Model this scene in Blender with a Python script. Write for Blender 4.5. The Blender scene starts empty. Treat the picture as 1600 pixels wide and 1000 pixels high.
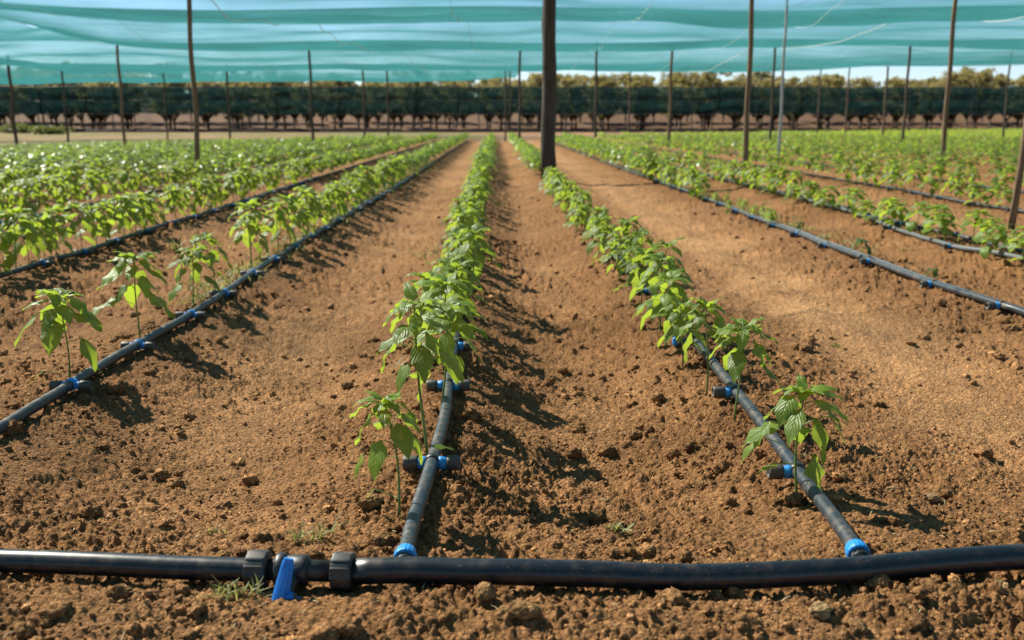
import bpy, math, random
import numpy as np
from mathutils import Vector, Matrix

random.seed(7)
RNG = np.random.default_rng(11)
scene = bpy.context.scene
COL = scene.collection
PI = math.pi

# ------------------------------------------------------------------ noise
def _hash(ix, iy, s):
    n = (ix.astype(np.int64) * 374761393 + iy.astype(np.int64) * 668265263 + s * 974634777) & 0xffffffff
    n = ((n ^ (n >> 13)) * 1274126177) & 0xffffffff
    n = n ^ (n >> 16)
    n = (n * 2246822519) & 0xffffffff
    return ((n ^ (n >> 15)) & 0xffffff) / float(0xffffff)

def vnoise(x, y, s=0):
    x = np.asarray(x, float); y = np.asarray(y, float)
    ix = np.floor(x); iy = np.floor(y)
    fx = x - ix; fy = y - iy
    ux = fx * fx * fx * (fx * (fx * 6 - 15) + 10); uy = fy * fy * fy * (fy * (fy * 6 - 15) + 10)
    a = _hash(ix, iy, s); b = _hash(ix + 1, iy, s); c = _hash(ix, iy + 1, s); d = _hash(ix + 1, iy + 1, s)
    return (a + (b - a) * ux + (c - a) * uy + (a - b - c + d) * ux * uy) * 2 - 1

def fbm(x, y, octs=4, s=0, gain=0.5):
    t = 0.0; a = 1.0; n = 0.0
    for o in range(octs):
        t = t + a * vnoise(x * 2.03 ** o + 17.3 * o, y * 2.03 ** o - 9.1 * o, s + o); n += a; a *= gain
    return t / n

def bumps(x, y, cell, s, dens=0.7, rmin=0.25, rmax=0.62):
    """rounded, slightly flattened lumps scattered on a jittered lattice"""
    X = x / cell; Y = y / cell
    ix = np.floor(X); iy = np.floor(Y)
    best = np.zeros_like(X)
    for dx in (-1, 0, 1):
        for dy in (-1, 0, 1):
            cx = ix + dx; cy = iy + dy
            px = cx + _hash(cx, cy, s); py = cy + _hash(cx, cy, s + 1)
            h = _hash(cx, cy, s + 2)
            r = rmin + (rmax - rmin) * _hash(cx, cy, s + 3)
            an = _hash(cx, cy, s + 4) * PI
            ex = X - px; ey = Y - py
            u = ex * np.cos(an) + ey * np.sin(an); v = (ey * np.cos(an) - ex * np.sin(an)) * 1.35
            q = 1 - (u * u + v * v) / (r * r)
            tl = 1 + .55 * (ex * np.cos(an * 5) + ey * np.sin(an * 5)) / r
            hh = np.where((h < dens) & (q > 0), np.clip(q, 0, 1) ** .42 * r * tl, 0)
            best = np.maximum(best, hh)
    return best * cell

def sstep(a, b, x):
    t = np.clip((np.asarray(x, float) - a) / (b - a), 0, 1)
    return t * t * (3 - 2 * t)

# ------------------------------------------------------------------ rows
ROW_X = [-1.6, -3.2, -4.9, -6.4, -7.9, -9.4, -10.9, -12.4, -13.9, -15.4, -16.9, -18.4, -19.9, -21.4, -22.9, -24.4]
ROW_X = ROW_X[::-1] + [-0.2, 0.88, 2.72, 4.0, 5.9, 7.5] + [9.0 + 1.5 * i for i in range(28)]
RX = np.array(ROW_X)
GAPD = {}
def furrow(x, y):
    i = np.clip(np.searchsorted(RX, x), 1, len(RX) - 1)
    a = RX[i - 1]; b = RX[i]
    t = np.clip((x - a) / (b - a), 0, 1)
    w = b - a
    D = np.where(np.abs(a + 0.2) < .01, .130, np.where(np.abs(b + 0.2) < .01, .140, np.where(np.abs(a - .88) < .01, .085, .10)))
    s = np.sin(PI * t)
    p = np.where(w > 1.7, s ** 0.9, s ** 1.35)
    return -D * p

def zone_path(x, y):
    """trodden paths: the wide alley and the middles of the furrows"""
    w = x + .08 * fbm(x * 1.3, y * 1.1, 3, 91)
    p = np.exp(-((w - 1.86) / .42) ** 2) * sstep(2.3, 3.4, y)
    p2 = np.exp(-((w + 0.95) / .30) ** 2) * sstep(1.9, 3.0, y) * .5
    p3 = np.exp(-((w - 0.36) / .16) ** 2) * sstep(2.6, 3.6, y) * .3
    p4 = np.exp(-((w - 4.95) / .5) ** 2) * .8
    return np.clip(np.maximum.reduce([p, p2, p3, p4]), 0, 1)

def base_z(x, y):
    x = np.asarray(x, float); y = np.asarray(y, float)
    f = furrow(x, y) * sstep(2.05, 3.1, y) * (1 - sstep(60, 66, y))
    left = -.0165 * np.maximum(0, -x - 3.5) * sstep(6, 26, y) * (1 - sstep(60, 92, y))
    head = -.035 * (1 - sstep(1.2, 2.0, y)) 
    trench = -.016 * np.exp(-((y - main_y(x)) / .05) ** 2) + .012 * np.exp(-((y - main_y(x) + .16) / .08) ** 2)
    big = .012 * fbm(x * 1.7, y * 1.7, 3, 5) * (1 - sstep(30, 60, y))
    far = 3.3 * sstep(124, 150, y) + 0.4 * fbm(x * .05, y * .05, 2, 44) * sstep(126, 160, y)
    return f + left + head + trench * np.exp(-(x / 4) ** 4) + big + far

MAIN = [(-3.2, 2.52), (-2.3, 2.34), (-1.6, 2.21), (-1.14, 2.15), (-0.83, 2.11), (-0.54, 2.085), (-0.2, 2.065), (0.03, 2.045), (0.31, 2.035), (0.6, 2.045),
        (0.89, 2.07), (1.2, 2.11), (1.7, 2.18), (2.4, 2.29), (3.4, 2.46)]
MX = np.array([p[0] for p in MAIN]); MY = np.array([p[1] for p in MAIN])
def main_y(x):
    return np.interp(x, MX, MY)

def rough_z(x, y):
    x = np.asarray(x, float); y = np.asarray(y, float)
    pth = zone_path(x, y)
    rough = 1 - .66 * pth
    rough = rough * np.clip(.72 + .75 * fbm(x * 1.9, y * 1.7, 3, 21), .28, 1.3) * (1 - .35 * (1 - sstep(1.75, 2.2, y)) * (1 - sstep(-.1, .6, x)))
    fade = 1 - sstep(14, 30, y)
    wx = x + .012 * vnoise(x * 25, y * 25, 301); wy = y + .012 * vnoise(x * 25, y * 25, 302)
    far_ = 1 + .9 * sstep(3.5, 8, y)
    z = .018 * fbm(x * 6, y * 6, 3, 31)
    z = z + .011 * fbm(x * 22, y * 22, 3, 37) * far_ + .016 * (far_ - 1) * np.abs(fbm(x * 9, y * 6, 3, 38))
    chip = 1 + .38 * vnoise(x * 70, y * 70, 401) + .22 * vnoise(x * 140, y * 140, 402)
    d1 = bumps(wx, wy, .115, 50, .32, .14, .40) * .50 * far_
    d2 = bumps(wx, wy, .050, 60, .42, .18, .46) * .62 * far_
    d3 = bumps(wx, wy, .022, 70, .75, .25, .58) * .85
    z = z + np.maximum(np.maximum(d1, d2), d3) * chip + .35 * d3 * chip
    rd = (1 - np.abs(vnoise(wx * 38, wy * 38, 83))) ** 3 + .6 * (1 - np.abs(vnoise(wx * 80, wy * 80, 84))) ** 3
    z = z - .0066 * rd + .0050 * fbm(x * 95, y * 95, 2, 85) + .010 * np.abs(fbm(wx * 13, wy * 13, 3, 87))
    crust = .0036 * fbm(x * 45, y * 30, 3, 77) + .0030 * fbm(x * 120, y * 100, 2, 78) - .0035 * (1 - np.abs(vnoise(wx * 16, wy * 13, 79))) ** 6
    # shallow wheel marks along the trodden lanes, with pressed edges
    lane = sstep(2.6, 4.0, y) * pth
    u_ = x + .05 * fbm(y * .5, x * 0 + 3, 2, 93)
    crust = crust - lane * (.022 * np.exp(-((u_ - 1.60) / .10) ** 2) + .025 * np.exp(-((u_ - 2.08) / .11) ** 2) - .012 * np.exp(-((u_ - 1.84) / .08) ** 2) + .010 * np.exp(-((u_ + .82) / .07) ** 2)) * (.6 + .8 * np.abs(vnoise(y * 3, x * 3, 95)))
    crust = crust + pth * (.007 * np.abs(fbm(wx * 9, wy * 4, 3, 96)) + .0030 * bumps(wx, wy, .03, 130, .35, .2, .5) / .012)
    # clumps thrown to the downhill side of the ridges
    return (z * rough * 1.0 - .013 * rough + crust) * fade

def gz(x, y):
    x = np.asarray(x, float); y = np.asarray(y, float)
    return base_z(x, y) + rough_z(x, y)

def g(x, y):
    return float(gz(np.array([x]), np.array([y]))[0])
def gb(x, y):
    return float(base_z(np.array([x]), np.array([y]))[0])

# ------------------------------------------------------------------ mesh helpers
def mesh_np(name, V, F4=None, F3=None, smooth=True, mats=(), uv=None, col=None, mi=None):
    V = np.asarray(V, np.float32)
    me = bpy.data.meshes.new(name)
    loops = []; starts = []; tot = 0
    n4 = 0 if F4 is None else len(F4); n3 = 0 if F3 is None else len(F3)
    parts = []
    st = []
    if n4: parts.append(np.asarray(F4, np.int32).ravel()); st.append(np.arange(n4) * 4)
    if n3: parts.append(np.asarray(F3, np.int32).ravel()); st.append(n4 * 4 + np.arange(n3) * 3)
    L = np.concatenate(parts); S = np.concatenate(st).astype(np.int32)
    me.vertices.add(len(V)); me.vertices.foreach_set('co', V.ravel())
    me.loops.add(len(L)); me.loops.foreach_set('vertex_index', L)
    me.polygons.add(len(S)); me.polygons.foreach_set('loop_start', S)
    me.update(calc_edges=True)
    me.validate()
    if smooth: me.polygons.foreach_set('use_smooth', np.ones(len(me.polygons), bool))
    if uv is not None:
        l = me.uv_layers.new(name='UVMap'); l.data.foreach_set('uv', np.asarray(uv, np.float32)[L].ravel())
    if col is not None:
        a = me.color_attributes.new('Col', 'FLOAT_COLOR', 'POINT')
        c = np.ones((len(V), 4), np.float32); c[:, :3] = col; a.data.foreach_set('color', c.ravel())
    for m in mats: me.materials.append(m)
    if mi is not None: me.polygons.foreach_set('material_index', np.asarray(mi, np.int32))
    me.update()
    return me

class MB:
    def __init__(s): s.V = []; s.F = []; s.n = 0; s.flat = []
    def add(s, V, F, flat=False):
        s.V.extend([tuple(v) for v in V]); s.F.extend([tuple(i + s.n for i in f) for f in F]); s.flat.extend([flat] * len(F)); s.n += len(V)
        return s
    def mesh(s, name, mat):
        me = bpy.data.meshes.new(name); me.from_pydata(s.V, [], s.F); me.update()
        me.polygons.foreach_set('use_smooth', [not f for f in s.flat])
        if mat: me.materials.append(mat)
        return me
    def build(s, name, mat, parent=None):
        return link(name, s.mesh(name, mat), parent)

def link(name, data, parent=None):
    o = bpy.data.objects.new(name, data); COL.objects.link(o)
    if parent: o.parent = parent
    return o
def tag(o, label=None, cat=None, group=None, kind=None):
    if label: o['label'] = label
    if cat: o['category'] = cat
    if group: o['group'] = group
    if kind: o['kind'] = kind
    return o
def empty(name, loc=(0, 0, 0), rz=0.0):
    o = link(name, None); o.location = loc; o.rotation_euler = (0, 0, rz); o.empty_display_size = .1; return o

def frame_of(d):
    d = Vector(d).normalized()
    a = Vector((0, 0, 1)) if abs(d.z) < .9 else Vector((0, 1, 0))
    u = d.cross(a).normalized(); v = u.cross(d).normalized()
    return u, v
def tube(mb, pts, r, n=10, cap=True, flat=False, wob=0.0):
    P = [Vector(p) for p in pts]
    R = r if isinstance(r, (list, tuple)) else [r] * len(P)
    V = []; F = []
    u = None
    for i, p in enumerate(P):
        d = (P[min(i + 1, len(P) - 1)] - P[max(i - 1, 0)]).normalized()
        if u is None: u, v = frame_of(d)
        else:
            u = (u - d * u.dot(d)).normalized(); v = u.cross(d).normalized() * -1
            v = d.cross(u).normalized()
        for k in range(n):
            a = 2 * PI * k / n
            rr = R[i] * (1 + (random.uniform(-wob, wob) if wob else 0))
            V.append(p + (u * math.cos(a) + v * math.sin(a)) * rr)
    m = len(P)
    for i in range(m - 1):
        for k in range(n):
            F.append((i * n + k, i * n + (k + 1) % n, (i + 1) * n + (k + 1) % n, (i + 1) * n + k))
    if cap:
        F.append(tuple(range(n - 1, -1, -1))); F.append(tuple((m - 1) * n + k for k in range(n)))
    mb.add(V, F, flat)
def lathe(mb, c, axis, prof, n=20, flat=False, ribs=0, rib=0.0):
    """prof: (along, radius) list; optional raised ribs round the grip"""
    c = Vector(c); ax = Vector(axis).normalized(); u, v = frame_of(ax)
    V = []; F = []
    for (t, r) in prof:
        for k in range(n):
            a = 2 * PI * k / n
            rr = r + (rib if ribs and r > 0 and (k * ribs // n) != ((k - 1) * ribs // n) else 0)
            V.append(c + ax * t + (u * math.cos(a) + v * math.sin(a)) * rr)
    m = len(prof)
    for i in range(m - 1):
        for k in range(n):
            F.append((i * n + k, i * n + (k + 1) % n, (i + 1) * n + (k + 1) % n, (i + 1) * n + k))
    F.append(tuple(range(n - 1, -1, -1))); F.append(tuple((m - 1) * n + k for k in range(n)))
    mb.add(V, F, flat)
def spline(pts, sub=8):
    P = [Vector(p) for p in pts]; out = []
    for i in range(len(P) - 1):
        p0 = P[max(i - 1, 0)]; p1 = P[i]; p2 = P[i + 1]; p3 = P[min(i + 2, len(P) - 1)]
        for k in range(sub):
            t = k / sub
            out.append(.5 * ((2 * p1) + (p2 - p0) * t + (2 * p0 - 5 * p1 + 4 * p2 - p3) * t * t + (3 * p1 - p0 - 3 * p2 + p3) * t ** 3))
    out.append(P[-1]); return out

# ------------------------------------------------------------------ materials
def nt(name):
    m = bpy.data.materials.new(name); m.use_nodes = True
    t = m.node_tree; t.nodes.clear()
    out = t.nodes.new('ShaderNodeOutputMaterial')
    return m, t, out
def N(t, k, **kw):
    n = t.nodes.new(k)
    for a, b in kw.items():
        if a in n.inputs.keys(): n.inputs[a].default_value = b
        else: setattr(n, a, b)
    return n
def L(t, a, b): t.links.new(a, b)
def noise(t, scale, detail=4, rough=.55, coord='Object', vec=None):
    n = N(t, 'ShaderNodeTexNoise'); n.inputs['Scale'].default_value = scale; n.inputs['Detail'].default_value = detail; n.inputs['Roughness'].default_value = rough
    if vec is None:
        c = N(t, 'ShaderNodeTexCoord'); vec = c.outputs[coord]
    L(t, vec, n.inputs['Vector']); return n
def ramp(t, src, stops):
    r = N(t, 'ShaderNodeValToRGB'); e = r.color_ramp.elements
    while len(e) < len(stops): e.new(.5)
    for i, (p, c) in enumerate(stops): e[i].position = p; e[i].color = (*c, 1) if len(c) == 3 else c
    L(t, src, r.inputs['Fac']); return r
def mixc(t, fac, a, b, mode='MIX'):
    m = N(t, 'ShaderNodeMix'); m.data_type = 'RGBA'; m.blend_type = mode
    for sock, v in ((m.inputs['Factor'], fac), (m.inputs['A'], a), (m.inputs['B'], b)):
        pass
    A = [s for s in m.inputs if s.name == 'A' and s.type == 'RGBA'][0]; B = [s for s in m.inputs if s.name == 'B' and s.type == 'RGBA'][0]
    Fc = [s for s in m.inputs if s.name == 'Factor' and s.type == 'VALUE'][0]
    for sock, v in ((Fc, fac), (A, a), (B, b)):
        if hasattr(v, 'is_linked') or hasattr(v, 'links'): L(t, v, sock)
        else: sock.default_value = v if not isinstance(v, tuple) else ((*v, 1) if len(v) == 3 else v)
    return [s for s in m.outputs if s.type == 'RGBA'][0]
def bump(t, h, strength, dist, bsdf):
    b = N(t, 'ShaderNodeBump'); b.inputs['Strength'].default_value = strength; b.inputs['Distance'].default_value = dist
    L(t, h, b.inputs['Height']); L(t, b.outputs[0], bsdf.inputs['Normal']); return b

def soil_mat(name, attr=True, base=(.30, .165, .08)):
    m, t, out = nt(name)
    b = N(t, 'ShaderNodeBsdfPrincipled'); b.inputs['Roughness'].default_value = .95; b.inputs['Specular IOR Level'].default_value = .12
    if attr:
        a = N(t, 'ShaderNodeAttribute'); a.attribute_name = 'Col'; c0 = a.outputs['Color']
    else:
        oi = N(t, 'ShaderNodeObjectInfo'); c0 = (*base, 1)
    n1 = noise(t, 34, 6, .7); r1 = ramp(t, n1.outputs['Fac'], [(.25, (.60, .57, .54)), (.5, (1, 1, 1)), (.75, (1.36, 1.34, 1.30))])
    n2 = noise(t, 160, 3, .6); r2 = ramp(t, n2.outputs['Fac'], [(.3, (.70, .68, .66)), (.7, (1.28, 1.28, 1.27))])
    c = mixc(t, 1.0, c0, r1.outputs['Color'], 'MULTIPLY'); c = mixc(t, 1.0, c, r2.outputs['Color'], 'MULTIPLY')
    L(t, c, b.inputs['Base Color'])
    n3 = noise(t, 210, 5, .7)
    tc = N(t, 'ShaderNodeTexCoord'); wn = noise(t, 60, 3, .6); wv = N(t, 'ShaderNodeVectorMath', operation='SCALE'); L(t, wn.outputs['Color'], wv.inputs[0]); wv.inputs['Scale'].default_value = .012
    va = N(t, 'ShaderNodeVectorMath', operation='ADD'); L(t, tc.outputs['Object'], va.inputs[0]); L(t, wv.outputs[0], va.inputs[1])
    vo = N(t, 'ShaderNodeTexVoronoi'); vo.inputs['Scale'].default_value = 95; L(t, va.outputs[0], vo.inputs['Vector'])
    sc = N(t, 'ShaderNodeSeparateColor'); L(t, vo.outputs['Color'], sc.inputs[0])
    rv = ramp(t, sc.outputs[0], [(0, (.74, .72, .70)), (.75, (1.04, 1.04, 1.03)), (.9, (1.12, 1.12, 1.12)), (1, (1.5, 1.48, 1.44))])
    L(t, mixc(t, 1.0, c, rv.outputs['Color'], 'MULTIPLY'), b.inputs['Base Color'])
    mh = N(t, 'ShaderNodeMath', operation='MULTIPLY_ADD'); L(t, vo.outputs['Distance'], mh.inputs[0]); mh.inputs[1].default_value = -1.1; L(t, n3.outputs['Fac'], mh.inputs[2])
    mk = N(t, 'ShaderNodeMath', operation='MULTIPLY_ADD'); L(t, sc.outputs[1], mk.inputs[0]); mk.inputs[1].default_value = .5; L(t, mh.outputs[0], mk.inputs[2])
    bump(t, mk.outputs[0], 1.0, .009, b)
    L(t, b.outputs[0], out.inputs[0]); return m

def leaf_mat(name, dark, light, trans, tw=.5, veins=True, rough=.38, varscale=1.0):
    m, t, out = nt(name)
    tc = N(t, 'ShaderNodeTexCoord')
    at = N(t, 'ShaderNodeAttribute'); at.attribute_name = 'Col'
    sep = N(t, 'ShaderNodeSeparateColor'); L(t, at.outputs['Color'], sep.inputs[0])
    c = mixc(t, sep.outputs[0], dark, light)
    ct = mixc(t, sep.outputs[0], tuple(x * .75 for x in trans), trans)
    # yellowing patches on some leaves
    nz = noise(t, 55, 2, .5)
    yl = N(t, 'ShaderNodeMath', operation='MULTIPLY'); 
    rr = ramp(t, nz.outputs['Fac'], [(.56, (0, 0, 0)), (.68, (1, 1, 1))])
    L(t, rr.outputs['Color'], yl.inputs[0]); L(t, sep.outputs[1], yl.inputs[1])
    c = mixc(t, yl.outputs[0], c, (.42, .36, .05)); ct = mixc(t, yl.outputs[0], ct, (.6, .5, .06))
    b = N(t, 'ShaderNodeBsdfPrincipled'); b.inputs['Roughness'].default_value = rough; b.inputs['Specular IOR Level'].default_value = .5
    tr = N(t, 'ShaderNodeBsdfTranslucent')
    if veins:
        sx = N(t, 'ShaderNodeSeparateXYZ'); L(t, tc.outputs['UV'], sx.inputs[0])
        ab = N(t, 'ShaderNodeMath', operation='ABSOLUTE'); 
        sb = N(t, 'ShaderNodeMath', operation='SUBTRACT'); L(t, sx.outputs[0], sb.inputs[0]); sb.inputs[1].default_value = .5
        L(t, sb.outputs[0], ab.inputs[0])
        # side veins sweep forward from the midrib
        mu = N(t, 'ShaderNodeMath', operation='MULTIPLY_ADD'); L(t, ab.outputs[0], mu.inputs[0]); mu.inputs[1].default_value = -.9; L(t, sx.outputs[1], mu.inputs[2])
        m7 = N(t, 'ShaderNodeMath', operation='MULTIPLY'); L(t, mu.outputs[0], m7.inputs[0]); m7.inputs[1].default_value = 7.0
        fr = N(t, 'ShaderNodeMath', operation='FRACT'); L(t, m7.outputs[0], fr.inputs[0])
        pk = N(t, 'ShaderNodeMath', operation='PINGPONG'); L(t, m7.outputs[0], pk.inputs[0]); pk.inputs[1].default_value = .5
        vr = ramp(t, pk.outputs[0], [(.0, (1, 1, 1)), (.14, (0, 0, 0))])
        mr = ramp(t, ab.outputs[0], [(.0, (1, 1, 1)), (.05, (0, 0, 0))])
        mx = N(t, 'ShaderNodeMath', operation='MAXIMUM'); L(t, vr.outputs['Color'], mx.inputs[0]); L(t, mr.outputs['Color'], mx.inputs[1])
        mf = N(t, 'ShaderNodeMath', operation='MULTIPLY'); L(t, mx.outputs[0], mf.inputs[0]); mf.inputs[1].default_value = .35
        c = mixc(t, mf.outputs[0], c, (.22, .33, .08))
        hb = N(t, 'ShaderNodeMath', operation='SUBTRACT'); L(t, pk.outputs[0], hb.inputs[0]); L(t, mr.outputs['Color'], hb.inputs[1])
        bump(t, hb.outputs[0], .5, .004, b)
    L(t, c, b.inputs['Base Color']); L(t, ct, tr.inputs['Color'])
    mx2 = N(t, 'ShaderNodeMixShader'); mx2.inputs[0].default_value = tw
    L(t, b.outputs[0], mx2.inputs[1]); L(t, tr.outputs[0], mx2.inputs[2]); L(t, mx2.outputs[0], out.inputs[0])
    return m

def plastic(name, col, rough=.4, dust=.25, dustcol=(.30, .19, .11), scr=True, spec=.5):
    m, t, out = nt(name)
    b = N(t, 'ShaderNodeBsdfPrincipled'); b.inputs['Specular IOR Level'].default_value = spec
    n1 = noise(t, 28, 5, .7); n2 = noise(t, 7, 3, .5)
    geo = N(t, 'ShaderNodeNewGeometry'); sz = N(t, 'ShaderNodeSeparateXYZ'); L(t, geo.outputs['Normal'], sz.inputs[0])
    r1 = ramp(t, n1.outputs['Fac'], [(.45, (0, 0, 0)), (.78, (1, 1, 1))])
    r2 = ramp(t, n2.outputs['Fac'], [(.35, (.2, .2, .2)), (.7, (1, 1, 1))])
    mu = N(t, 'ShaderNodeMath', operation='MULTIPLY'); L(t, r1.outputs['Color'], mu.inputs[0]); L(t, r2.outputs['Color'], mu.inputs[1])
    m2 = N(t, 'ShaderNodeMath', operation='MULTIPLY'); L(t, mu.outputs[0], m2.inputs[0]); m2.inputs[1].default_value = dust
    c = mixc(t, m2.outputs[0], col, dustcol)
    if scr:
        n3 = noise(t, 190, 2, .5); r3 = ramp(t, n3.outputs['Fac'], [(.70, (0, 0, 0)), (.76, (1, 1, 1))])
        m3 = N(t, 'ShaderNodeMath', operation='MULTIPLY'); L(t, r3.outputs['Color'], m3.inputs[0]); m3.inputs[1].default_value = .45
        c = mixc(t, m3.outputs[0], c, (.38, .36, .34))
    L(t, c, b.inputs['Base Color'])
    rr = N(t, 'ShaderNodeMath', operation='MULTIPLY_ADD'); L(t, m2.outputs[0], rr.inputs[0]); rr.inputs[1].default_value = .6; rr.inputs[2].default_value = rough; 
    L(t, rr.outputs[0], b.inputs['Roughness'])
    bump(t, n1.outputs['Fac'], .12, .002, b)
    L(t, b.outputs[0], out.inputs[0]); return m

def wood(name, a, bcol, scale=1.0):
    m, t, out = nt(name)
    b = N(t, 'ShaderNodeBsdfPrincipled'); b.inputs['Roughness'].default_value = .85
    tc = N(t, 'ShaderNodeTexCoord'); mp = N(t, 'ShaderNodeMapping'); mp.inputs['Scale'].default_value = (14 * scale, 14 * scale, 1.2 * scale)
    L(t, tc.outputs['Object'], mp.inputs[0])
    n1 = noise(t, 2.2, 6, .65, vec=mp.outputs[0]); r = ramp(t, n1.outputs['Fac'], [(.3, a), (.7, bcol)])
    L(t, r.outputs['Color'], b.inputs['Base Color']); bump(t, n1.outputs['Fac'], .6, .02, b)
    L(t, b.outputs[0], out.inputs[0]); return m

def net_mat(name, tint, cover, tr_col, df_col, dmix=.35):
    """woven mesh: the share of light stopped by the threads is 1-(1-cover)^(1/cos), alike for sun and eye"""
    m, t, out = nt(name)
    tp = N(t, 'ShaderNodeBsdfTransparent'); tp.inputs[0].default_value = (*tint, 1)
    tl = N(t, 'ShaderNodeBsdfTranslucent'); df = N(t, 'ShaderNodeBsdfDiffuse')
    tc = N(t, 'ShaderNodeTexCoord'); mp = N(t, 'ShaderNodeMapping'); mp.inputs['Scale'].default_value = (.16, 1.1, 1.1); L(t, tc.outputs['Object'], mp.inputs[0])
    n1 = noise(t, 2.2, 5, .6, vec=mp.outputs[0]); r = ramp(t, n1.outputs['Fac'], [(.3, tuple(x * .8 for x in tr_col)), (.7, tuple(min(1, x * 1.18) for x in tr_col))])
    L(t, r.outputs['Color'], tl.inputs[0]); df.inputs[0].default_value = (*df_col, 1)
    a = N(t, 'ShaderNodeMixShader'); a.inputs[0].default_value = dmix; L(t, tl.outputs[0], a.inputs[1]); L(t, df.outputs[0], a.inputs[2])
    lw = N(t, 'ShaderNodeLayerWeight'); lw.inputs['Blend'].default_value = .5
    co_ = N(t, 'ShaderNodeMath', operation='SUBTRACT'); co_.inputs[0].default_value = 1.02; L(t, lw.outputs['Facing'], co_.inputs[1])
    iv = N(t, 'ShaderNodeMath', operation='DIVIDE'); iv.inputs[0].default_value = 1.0; L(t, co_.outputs[0], iv.inputs[1])
    br = N(t, 'ShaderNodeMapRange'); n2 = noise(t, .35, 4, .6); av = N(t, 'ShaderNodeMath', operation='MULTIPLY_ADD'); L(t, n2.outputs['Fac'], av.inputs[0]); av.inputs[1].default_value = .5; hv = N(t, 'ShaderNodeMath', operation='MULTIPLY'); L(t, n1.outputs['Fac'], hv.inputs[0]); hv.inputs[1].default_value = .5; L(t, hv.outputs[0], av.inputs[2]); L(t, av.outputs[0], br.inputs[0]); br.inputs[1].default_value = .3; br.inputs[2].default_value = .7
    br.inputs[3].default_value = 1 - cover * 1.6; br.inputs[4].default_value = 1 - cover * .55
    pw = N(t, 'ShaderNodeMath', operation='POWER'); L(t, br.outputs[0], pw.inputs[0]); L(t, iv.outputs[0], pw.inputs[1])
    cv = N(t, 'ShaderNodeMath', operation='SUBTRACT'); cv.inputs[0].default_value = 1.0; L(t, pw.outputs[0], cv.inputs[1])
    c = N(t, 'ShaderNodeMixShader'); L(t, cv.outputs[0], c.inputs[0])
    L(t, tp.outputs[0], c.inputs[1]); L(t, a.outputs[0], c.inputs[2]); L(t, c.outputs[0], out.inputs[0]); return m

def plain(name, col, rough=.7, ns=20, var=.25, metal=0.0):
    m, t, out = nt(name)
    b = N(t, 'ShaderNodeBsdfPrincipled'); b.inputs['Roughness'].default_value = rough; b.inputs['Metallic'].default_value = metal
    n1 = noise(t, ns, 4, .6); r = ramp(t, n1.outputs['Fac'], [(.3, tuple(x * (1 - var) for x in col)), (.7, tuple(x * (1 + var) for x in col))])
    L(t, r.outputs['Color'], b.inputs['Base Color']); L(t, b.outputs[0], out.inputs[0]); return m

M = {}
M['soil'] = soil_mat('tilled_soil')
M['clod'] = soil_mat('soil_clods', True)
M['stone'] = soil_mat('stone', False, (.35, .19, .085))
M['leaf'] = leaf_mat('pepper_leaf', (.070, .145, .020), (.195, .305, .036), (.45, .57, .050), .50, rough=.44)
M['leaf_far'] = leaf_mat('pepper_leaf_far', (.055, .120, .018), (.150, .255, .034), (.40, .53, .050), .50, veins=False)
M['weed'] = leaf_mat('weed', (.10, .13, .03), (.26, .24, .08), (.45, .42, .12), .4, veins=False, rough=.6)
M['wilt'] = leaf_mat('wilted_leaf', (.05, .09, .03), (.09, .13, .05), (.20, .28, .05), .4, veins=False, rough=.6)
M['stem'] = plain('green_stem', (.12, .19, .04), .5, 60)
M['main'] = plastic('black_pe_pipe', (.007, .010, .016), .34, .28)
M['drip'] = plastic('drip_hose', (.022, .031, .042), .42, .65)
M['drip_grey'] = plastic('grey_hose', (.10, .11, .12), .42, .40)
M['black'] = plastic('black_fitting', (.012, .012, .014), .42, .2)
M['nut'] = plastic('dark_grey_nut', (.022, .022, .025), .5, .35)
M['greycap'] = plastic('grey_fitting', (.065, .055, .048), .55, .5)
M['blue'] = plastic('blue_plastic', (.012, .235, .62), .45, .30, scr=False)
M['bluelever'] = plastic('blue_lever', (.008, .185, .64), .42, .16, scr=False)
M['post'] = wood('weathered_post', (.022, .016, .012), (.10, .073, .054))
M['pole'] = wood('brown_pole', (.09, .055, .03), (.26, .17, .095))
M['pole_d'] = wood('dark_pole', (.04, .029, .020), (.12, .088, .06))
M['metal'] = plain('galvanised', (.35, .36, .36), .5, 12, .2, .3)
M['net'] = net_mat('teal_net', (.89, .965, .95), .215, (.036, .180, .186), (.022, .098, .104))
M['wind'] = net_mat('dark_teal_net', (.42, .54, .53), .47, (.007, .026, .028), (.006, .018, .020))
M['cord'] = plain('pale_cord', (.55, .62, .60), .7)
M['wire'] = plain('steel_wire', (.12, .12, .12), .5)
M['bark'] = wood('bark', (.035, .024, .017), (.09, .065, .045))
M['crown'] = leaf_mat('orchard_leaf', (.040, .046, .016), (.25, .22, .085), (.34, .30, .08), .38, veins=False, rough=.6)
M['crownb'] = leaf_mat('bush_leaf', (.035, .06, .015), (.08, .12, .03), (.2, .25, .05), .35, veins=False, rough=.6)

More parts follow.
